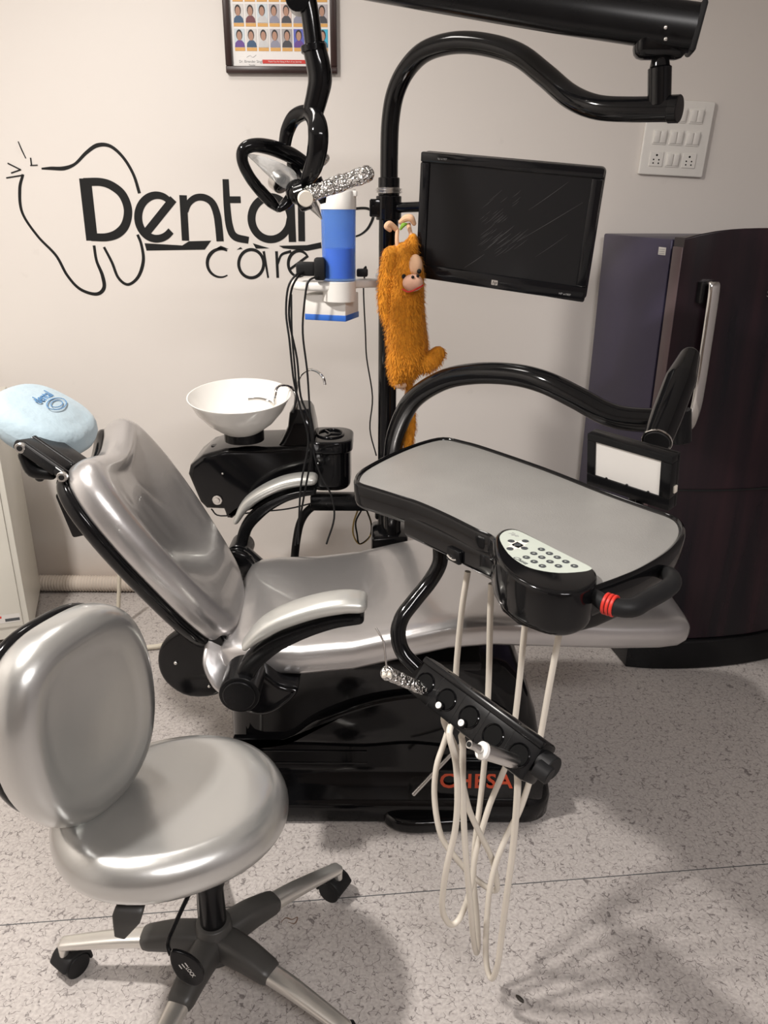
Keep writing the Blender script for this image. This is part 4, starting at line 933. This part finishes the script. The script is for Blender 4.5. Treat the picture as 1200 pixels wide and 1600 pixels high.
kx = (kq(858, 462) - kq(585, 462)).normalized(); ky = V((-kx.y, kx.x))
tx = (kq(455, 440) - kq(340, 380)).normalized()
for k, (X, Y) in enumerate(bt):
    c = kq(X, Y); b = B(); Mk_ = Matrix.Translation((c.x, c.y, kz))
    lathe(b, [(.0052, 0), (.0055, .0008), (.0040, .0009), (.0038, .0005), (.0002, .0005)], Mk_, 18)
    g = [(-.0016, -.0012), (.0018, 0), (-.0016, .0014)] if k % 3 else [(-.0018, -.0006), (.0018, -.0006), (.0018, .0008), (-.0018, .0008)]
    flat(b, [V(p) for p in g], .0005, .0010, Mk_, 1)
    mk('button', b, ['darkgrey', 'keypad' if k > 4 else 'darkgrey'], kpad, merge=None)
b = B(); c = kq(398, 412); text(b, 'Chesa', .0115, frame((c.x, c.y, kz + .0002), (tx.x, tx.y, 0), (-tx.y, tx.x, 0)), .0001, shear=.4, bold=.0001)
mk('lettering', b, 'darkgrey', kpad, smooth=False)
b = B(); c = kq(338, 190); tx2 = (kq(390, 215) - kq(290, 170)).normalized(); text(b, 'Taje', .012, frame((c.x, c.y, kz + .0002), (tx2.x, tx2.y, 0), (-tx2.y, tx2.x, 0)), .0001, shear=.5); mk('lettering', b, 'greyprint', kpad, smooth=False)
# drawer pull on the front of the housing
g0, g1 = tq(355, 335, TZ - .04), tq(430, 370, TZ - .04); gd = (g1 - g0).normalized(); g0 = uo[-1]; gq = uo[-1].lerp(uo[-2], .22); gdir = (uo[-2] - uo[-1]).normalized()
Mp = frame((gq.x, gq.y, TZ - .062), (gdir.x, gdir.y, 0), (0, 0, 1))
if Mp.col[2].xyz.y > 0: Mp = frame(Mp.translation, (-gdir.x, -gdir.y, 0), (0, 0, 1))
b = B(); box(b, Mp, .034, .024, .008, .002); tube(b, [Mp @ V((x, -.002 - .004 * (1 - (x / .012) ** 2), .005)) for x in (-.012, -.006, 0, .006, .012)], .002, seg=8, mi=1); mk('drawer_pull', b, ['satin', 'chrome'], tr, merge=None)
# grip
def th(px, py, z): return A(px, py, z=z)
b = B(); hz = TZ - .012
tube(b, [th(925, 928, hz), th(950, 945, hz), th(985, 950, hz), th(1010, 938, hz), th(1042, 920, hz), th(1051, 908, hz), th(1044, 897, hz - .01), th(1024, 893, hz - .03)], [.010, .0125, .0135, .0135, .0135, .013, .012, .010], seg=16, round_end=True); mk('grip', b, 'rubber', tr)
b = B()
g_a, g_b = th(938, 940, hz), th(966, 949, hz)
for k in range(3): c0 = g_a.lerp(g_b, .25 + k * .22); cyl(b, c0, g_a.lerp(g_b, .25 + k * .22 + .17), .0158, 20)
mk('grip_band', b, 'red', tr, label='red rubber bands on the grip')
b = B(); sphere(b, th(928, 928, TZ - .045), .003); mk('screw', b, 'steel', tr)
# bent tube carrying the holder bar
b = B(); ht = [(688, 850, 1.34), (687, 880, 1.33), (672, 908, 1.32), (648, 938, 1.30), (628, 965, 1.28), (622, 992, 1.265), (630, 1020, 1.25), (652, 1044, 1.235)]
tube(b, [A(x, y, y=d_) for x, y, d_ in ht], .0145, seg=18); mk('holder_stem', b, 'black', tr)
# holder bar
HA, HB_ = A(655, 1038, z=.745), A(840, 1176, z=.725)
ax = (HB_ - HA).normalized(); perp = V((ax.y, -ax.x, 0)).normalized()
if perp.x > 0: perp = -perp
upv = ax.cross(perp); upv = upv if upv.z > 0 else -upv
al = math.radians(40); nrm = (perp * math.cos(al) + upv * math.sin(al)).normalized()
MHb = frame((HA + HB_) / 2 + V((0.0, 0, -.012)), ax, nrm.cross(ax)); 
if MHb.col[2].xyz.dot(nrm) < 0: print('flip?')
Lb = (HB_ - HA).length
fdir = MHb.col[1].xyz; sgn = 1 if fdir.z < 0 else -1      # local y pointing down the face
b = B(); box(b, MHb @ Matrix.Translation((0, sgn * .006, -.02)), Lb, .070, .045, .006)
for k in range(1, 5): box(b, MHb @ Matrix.Translation((-Lb / 2 + k * Lb / 5, sgn * .006, -.004)), .0022, .0705, .0135, .0005)
box(b, MHb @ Matrix.Translation((0, -sgn * .022, .004)), Lb, .012, .008, .003)
hbar = mk('holder_bar', b, 'satin', tr, merge=None)
b = B(); cyl(b, MHb @ V((Lb / 2 - .01, sgn * .0, -.02)), MHb @ V((Lb / 2 + .022, sgn * .0, -.02)), .020, 24); cyl(b, MHb @ V((Lb / 2 + .005, sgn * .01, .0)), MHb @ V((Lb / 2 + .03, sgn * .01, -.005)), .014, 24); mk('end_knob', b, 'rubber', hbar)
hs = []
for k in range(5):
    lx = -Lb / 2 + (k + .5) * Lb / 5; hs.append(lx)
    b = B(); Mq = MHb @ Matrix.Translation((lx, sgn * .012, 0)); 
    lathe(b, [(.0192, -.004), (.0198, .004), (.0185, .0052), (.0165, .003), (.0150, -.008)], Mq, 24, cap=False); lathe(b, [(.0165, .0034), (.0002, .0032)], Mq, 20, mi=1)
    mk('holder_socket', b, ['black', 'hole'], hbar)
# hoses: out of the tray, down, up again into the holder
hose_px = [
 [(731, 893, 1.28), (722, 950, 1.28), (714, 1030, 1.28), (708, 1110, 1.28), (694, 1160, 1.25), (682, 1198, 1.22), (679, 1248, 1.20), (689, 1305, 1.18), (712, 1340, 1.17), (735, 1366, 1.17), (760, 1386, 1.17), (775, 1391, 1.165), (776, 1375, 1.16), (768, 1340, 1.155), (750, 1303, 1.15), (733, 1265, 1.15), (722, 1220, 1.15), (712, 1170, 1.155), (694, 1128, 1.155)],
 [(768, 912, 1.24), (766, 960, 1.24), (764, 1050, 1.24), (761, 1120, 1.24), (757, 1189, 1.23), (750, 1255, 1.21), (742, 1320, 1.18), (740, 1375, 1.17), (745, 1431, 1.16), (747, 1475, 1.15), (744, 1488, 1.14), (739, 1460, 1.125), (736, 1425, 1.11), (730, 1361, 1.10), (725, 1290, 1.10), (723, 1220, 1.10), (723, 1165, 1.10), (722, 1148, 1.10)],
 [(822, 960, 1.20), (818, 1000, 1.20), (811, 1070, 1.20), (804, 1130, 1.20), (796, 1180, 1.20), (784, 1212, 1.19), (766, 1255, 1.18), (752, 1300, 1.17), (742, 1340, 1.16), (737, 1380, 1.15), (728, 1412, 1.14), (716, 1438, 1.13), (703, 1444, 1.12), (692, 1425, 1.11), (692, 1395, 1.10), (699, 1350, 1.09), (711, 1298, 1.085), (715, 1245, 1.08), (712, 1190, 1.08), (702, 1145, 1.08)],
 [(877, 972, 1.16), (870, 1010, 1.16), (857, 1080, 1.16), (843, 1158, 1.16), (830, 1212, 1.16), (812, 1266, 1.155), (793, 1303, 1.15), (776, 1345, 1.14), (766, 1385, 1.13), (761, 1431, 1.12), (759, 1490, 1.105), (763, 1520, 1.095), (770, 1528, 1.085), (778, 1505, 1.07), (784, 1460, 1.06), (793, 1390, 1.04), (801, 1330, 1.03), (806, 1276, 1.02), (809, 1225, 1.01), (808, 1195, 1.005)]]
hose_end = [hs[1] - .010, hs[2], hs[1] + .014, hs[4] + .004]
for L_, he in zip(hose_px, hose_end):
    b = B(); tube(b, [A(x, y, y=d_) for x, y, d_ in L_] + [MHb @ V((he, sgn * .030, -.030))], .0057, seg=12, sub=5); mk('hose', b, 'hosew', tr)
for k in (1, 2):
    b = B(); q = MHb @ Matrix.Translation((hs[k] - .002, sgn * .026, 0)); lathe(b, [(.0078, 0), (.0078, .008), (.006, .010), (.001, .010)], q, 18, mi=1)
    lathe(b, [(.0055, .0095), (.0055, .012), (.0022, .012), (.0022, .0105), (.0001, .0105)], q, 18); mk('hose_connector', b, ['ceramic', 'black'], hbar, merge=None)
# the film viewer on the tray's rear rim
vc = V((.452, 1.394, 1.038)); MV = frame(vc, (.665, -.746, -.032), (-.119, -.148, .982)); VW, VH = .178, .110
vw = empty('film_viewer', vc, 'small black framed box with blank white screen at the tray back', 'film viewer')
b = B()
for (x, y, sx_, sy_) in ((0, VH / 2 - .007, VW, .014), (0, -VH / 2 + .0125, VW, .025), (-VW / 2 + .009, .0055, .018, VH - .039), (VW / 2 - .011, .0055, .022, VH - .039)): box(b, MV @ Matrix.Translation((x, y, -.012)), sx_, sy_, .024, .0015)
box(b, MV @ Matrix.Translation((0, 0, -.022)), VW, VH, .012, .002); mk('viewer_frame', b, 'satin', vw, merge=None)
b = B(); box(b, MV @ Matrix.Translation((0, .0055, -.008)), VW - .036, VH - .036, .010); wp_ = mk('white_screen', b, 'acrylic', vw, smooth=False)
b = B()
for x in (-.045, 0, .045): sphere(b, MV @ V((x, -VH / 2 + .026, -.001)), .0025, seg=10)
mk('film_clip', b, 'satin', vw)
b = B(); box(b, MV @ Matrix.Translation((VW / 2 + .001, -.015, -.016)), .004, .014, .010, .001); mk('side_switch', b, 'hosew', vw, label='cream side switch')
b = B(); cyl(b, MV @ V((.02, -VH / 2 + .005, -.02)), V(((MV @ V((.02, 0, -.02))).x, (MV @ V((.02, 0, -.02))).y, TZ - .06)), .008); mk('mount_stem', b, 'satin', vw)

# handpieces resting in the holder
sy_ = empty('air_syringe', A(620, 1060, y=1.18), 'foil wrapped air syringe with bent steel nozzle in the holder', 'syringe')
e0 = MHb @ V((hs[0] + .004, sgn * .022, .004)); e1 = A(606, 1052, y=e0.y - .03)
b = B(); P = [e0.lerp(e1, k / 14) for k in range(15)]; tube(b, P, [(.010 + .002 * k / 14 + random.uniform(-.0008, .001)) for k in range(15)], seg=18, smooth=False, round_end=True); mk('syringe_body', b, 'foil', sy_, ang=12)
b = B(); q = A(604, 1052, y=e1.y - .012)
for dx in (-.004, .005): cyl(b, q + V((dx, .006, -.004)), q + V((dx, -.004, -.004)), .0038, 12)
mk('push_button', b, 'hosew', sy_)
b = B(); tube(b, [A(604, 1042, y=e1.y), A(602, 1022, y=e1.y + .005), A(600, 1004, y=e1.y + .01), (A(594, 992, y=e1.y + .015)), A(587, 981, y=e1.y + .02)], .0018, seg=8, smooth=False); mk('nozzle', b, 'chrome', sy_)
su = empty('suction_handpiece', A(770, 1180, y=1.0), 'grey suction handpiece with white collar lying in the last holder', 'suction handpiece')
u0 = MHb @ V((hs[4] - .002, sgn * .024, .006)); u1 = A(754, 1173, y=u0.y - .02); ud = (u1 - u0).normalized(); u2 = A(733, 1163, y=u0.y - .03)
b = B(); tube(b, [u0 - ud * .02, u0, u1], [.010, .0115, .0125], seg=20, sub=3); mk('handpiece_body', b, 'steel', su)
b = B(); cyl(b, u1 - ud * .004, u1 + ud * .004, .0138, 24); mk('collar', b, 'ceramic', su, label='white collar')
b = B(); tube(b, [u1, u1.lerp(u2, .3), u1.lerp(u2, .6), u2], [.0060, .0068, .0052, .0062], seg=14); cyl(b, u2, u2 + (u2 - u1).normalized() * .002, .004, 12, mi=1); mk('tip', b, ['steel', 'ink'], su, merge=None)

# ------------------------------------------------------------------ STOOL
HX, HY = -.335, 1.165
stl = empty('dentist_stool', (HX, HY, 0), 'silver vinyl dentist stool with oval backrest on five-leg caster base', 'stool')
Mst = Matrix.Translation((-.374, 1.118, .482)) @ Matrix.Rotation(math.radians(28), 4, 'Z') @ Matrix.Rotation(math.radians(2), 4, 'Y')
def sdip(x, y): return -.010 * math.exp(-((x / .11) ** 2 + (y / .10) ** 2)) + .006 * math.exp(-(((x - .13) / .05) ** 2 + (y / .1) ** 2))
b = B(); slab(b, ell(.206, .182, 56, .93), -.040, .045, .042, Mst, zf=sdip, nr=8, e2=.038, ninner=8); mk('seat', b, 'silver2', stl, ang=80)
b = B(); slab(b, ell(.17, .15, 40), -.052, -.038, .005, Mst); mk('seat_pan', b, 'rubber', stl)
sn = V((.90, -.40, .02)); s_c = V((-.515, 1.105, .695)); sxd = V((.427, .905, 0))
MS = frame(s_c, sxd, (-.06, .0, 1))
if MS.col[2].xyz.dot(sn) < 0: MS = frame(s_c, -sxd, (-.06, 0, 1))
def bdip(x, y): return -.016 * math.exp(-((x / .10) ** 2 + ((y) / .12) ** 2))
bo_ = [(0, .195), (.07, .188), (.125, .155), (.155, .09), (.162, .01), (.152, -.07), (.118, -.14), (.06, -.182), (0, -.192), (-.06, -.182), (-.118, -.14), (-.152, -.07), (-.162, .01), (-.155, .09), (-.125, .155), (-.07, .188)]
b = B(); slab(b, [p * .95 for p in outline_pts(bo_, 4)], -.03, .055, .04, MS, zf=bdip, nr=8, e2=.03, ninner=8); mk('backrest', b, 'silver2', stl, ang=80)
b = B(); slab(b, [V((p[0] * .92, p[1] * .92)) for p in outline_pts(bo_, 4)], -.050, -.024, .012, MS); mk('backrest_shell', b, 'black', stl)
b = B(); sweep(b, [MS @ V((0, -.10, -.05)), MS @ V((0, -.2, -.055)), V((-.50, 1.10, .43)), V((-.40, 1.12, .418))], [.03, .03, .03, .03], [.006, .006, .006, .006], (sxd.x, sxd.y, 0)); mk('backrest_bracket', b, 'rubber', stl)
b = B(); cyl(b, (HX, HY, .10), (HX, HY, .43), .026, 28); cyl(b, (HX, HY, .26), (HX, HY, .42), .029, 28); mk('gas_column', b, 'satin', stl)
b = B(); box(b, Matrix.Translation((HX - .02, HY - .02, .415)), .16, .14, .03, .006); mk('tilt_mechanism', b, 'rubber', stl)
b = B(); cyl(b, (HX, HY, .085), (HX, HY, .165), .045, 28, r2=.034)
angs = [178, 108, 42, -31, -106]
for a in angs:
    r_ = math.radians(a); d_ = V((math.cos(r_), math.sin(r_), 0)); s_ = V((-d_.y, d_.x, 0)); o_ = V((HX, HY, 0))
    sweep(b, [o_ + d_ * .02 + V((0, 0, .118)), o_ + d_ * .08 + V((0, 0, .120)), o_ + d_ * .135 + V((0, 0, .113))], [.030, .028, .025], [.030, .026, .019], s_, ex=.6)
mk('star_hub', b, 'star', stl, ang=60)
for a in angs:
    r_ = math.radians(a); d_ = V((math.cos(r_), math.sin(r_), 0)); s_ = V((-d_.y, d_.x, 0)); o_ = V((HX, HY, 0))
    b = B(); sweep(b, [o_ + d_ * .10 + V((0, 0, .115)), o_ + d_ * .20 + V((0, 0, .106)), o_ + d_ * .315 + V((0, 0, .086))], [.021, .019, .015], [.014, .012, .009], s_, ex=.6)
    tip = o_ + d_ * .317; cyl(b, tip + V((0, 0, .055)), tip + V((0, 0, .088)), .010)
    lg = mk('leg', b, 'leg', stl)
    wa = math.radians({178: -35, 42: 60}.get(a, 20)); wd = V((math.cos(wa), math.sin(wa), 0)); wcn = tip + V((-wd.y * .012, wd.x * .012, .0265))
    b = B()
    for s2 in (-1, 1): cyl(b, wcn + wd * (s2 * .006), wcn + wd * (s2 * .026), .0262, 28)
    P = [wcn + V((-wd.y * math.cos(t) * .031, wd.x * math.cos(t) * .031, math.sin(t) * .031)) for t in [math.radians(x) for x in (-5, 25, 55, 90, 125, 160)]]
    sweep(b, P, .026, .005, wd, ex=.5); mk('caster', b, 'rubber', lg)
# height lever and tilt paddle
b = B(); pA = A(205, 1395, y=1.02); pB = A(205, 1412, y=.99); sweep(b, [A(206, 1398, y=1.06), A(205, 1412, y=1.0), A(197, 1436, y=.98), A(188, 1462, y=.97)], [.020, .024, .024, .010], [.005, .006, .006, .004], (1, 0.1, 0)); mk('tilt_paddle', b, 'star', stl)
b = B(); tube(b, [A(305, 1380, y=1.10), A(293, 1402, y=1.08), A(270, 1452, y=1.04), A(262, 1475, y=1.03), A(267, 1492, y=1.02)], .0042, seg=10); mk('lever_rod', b, 'satin', stl)
b = B(); Mp = frame(A(290, 1510, y=1.0), A(314, 1542, y=1.0) - A(264, 1478, y=1.0), A(315, 1498, y=1.0) - A(275, 1522, y=1.0))
slab(b, outline_pts([(-.045, 0), (-.02, .022), (.015, .026), (.042, .012), (.046, -.008), (.02, -.024), (-.02, -.018)], 4), -.004, .004, .003, Mp); pd = mk('lever_paddle', b, 'satin', stl)
b = B(); text(b, 'LOCK', .010, Mp @ Matrix.Translation((.012, .004, .0043)), .0002, spacing=.9); 
for k in range(3): flat(b, [(-.012, .006 - k * .006), (-.002, .006 - k * .006), (-.002, .0075 - k * .006), (-.012, .0075 - k * .006)], .004, .0045, Mp)
mk('lettering', b, 'label', pd, smooth=False, merge=None)
# ------------------------------------------------------------------ small things on the floor
b = B(); q = A(812, 1560, z=.003); Mq = Matrix.Translation(q) @ Matrix.Rotation(math.radians(-50), 4, 'Z'); slab(b, [V((p.x, p.y)) for p in outline_pts([(-.010, 0), (-.004, .004), (.006, .004), (.011, 0), (.004, -.004), (-.005, -.003)], 3)], -.003, .002, .002, Mq, dome=.001)
tag(mk('seed_husk', b, 'leaf'), 'tiny dark seed husk lying on the crackled floor', 'seed husk')
b = B(); q = A(453, 1438, z=0); ribbon(b, [(q.x - .02, q.y - .006), (q.x - .01, q.y + .006), (q.x + .004, q.y + .002), (q.x + .016, q.y + .008), (q.x + .012, q.y - .008), (q.x - .004, q.y - .005)], [.001, .003, .002, .003, .001], .0001, .0005, I4)
tag(mk('floor_stain', b, 'stain', smooth=False), 'brown scuff mark on the floor right of the stool hub', 'stain')
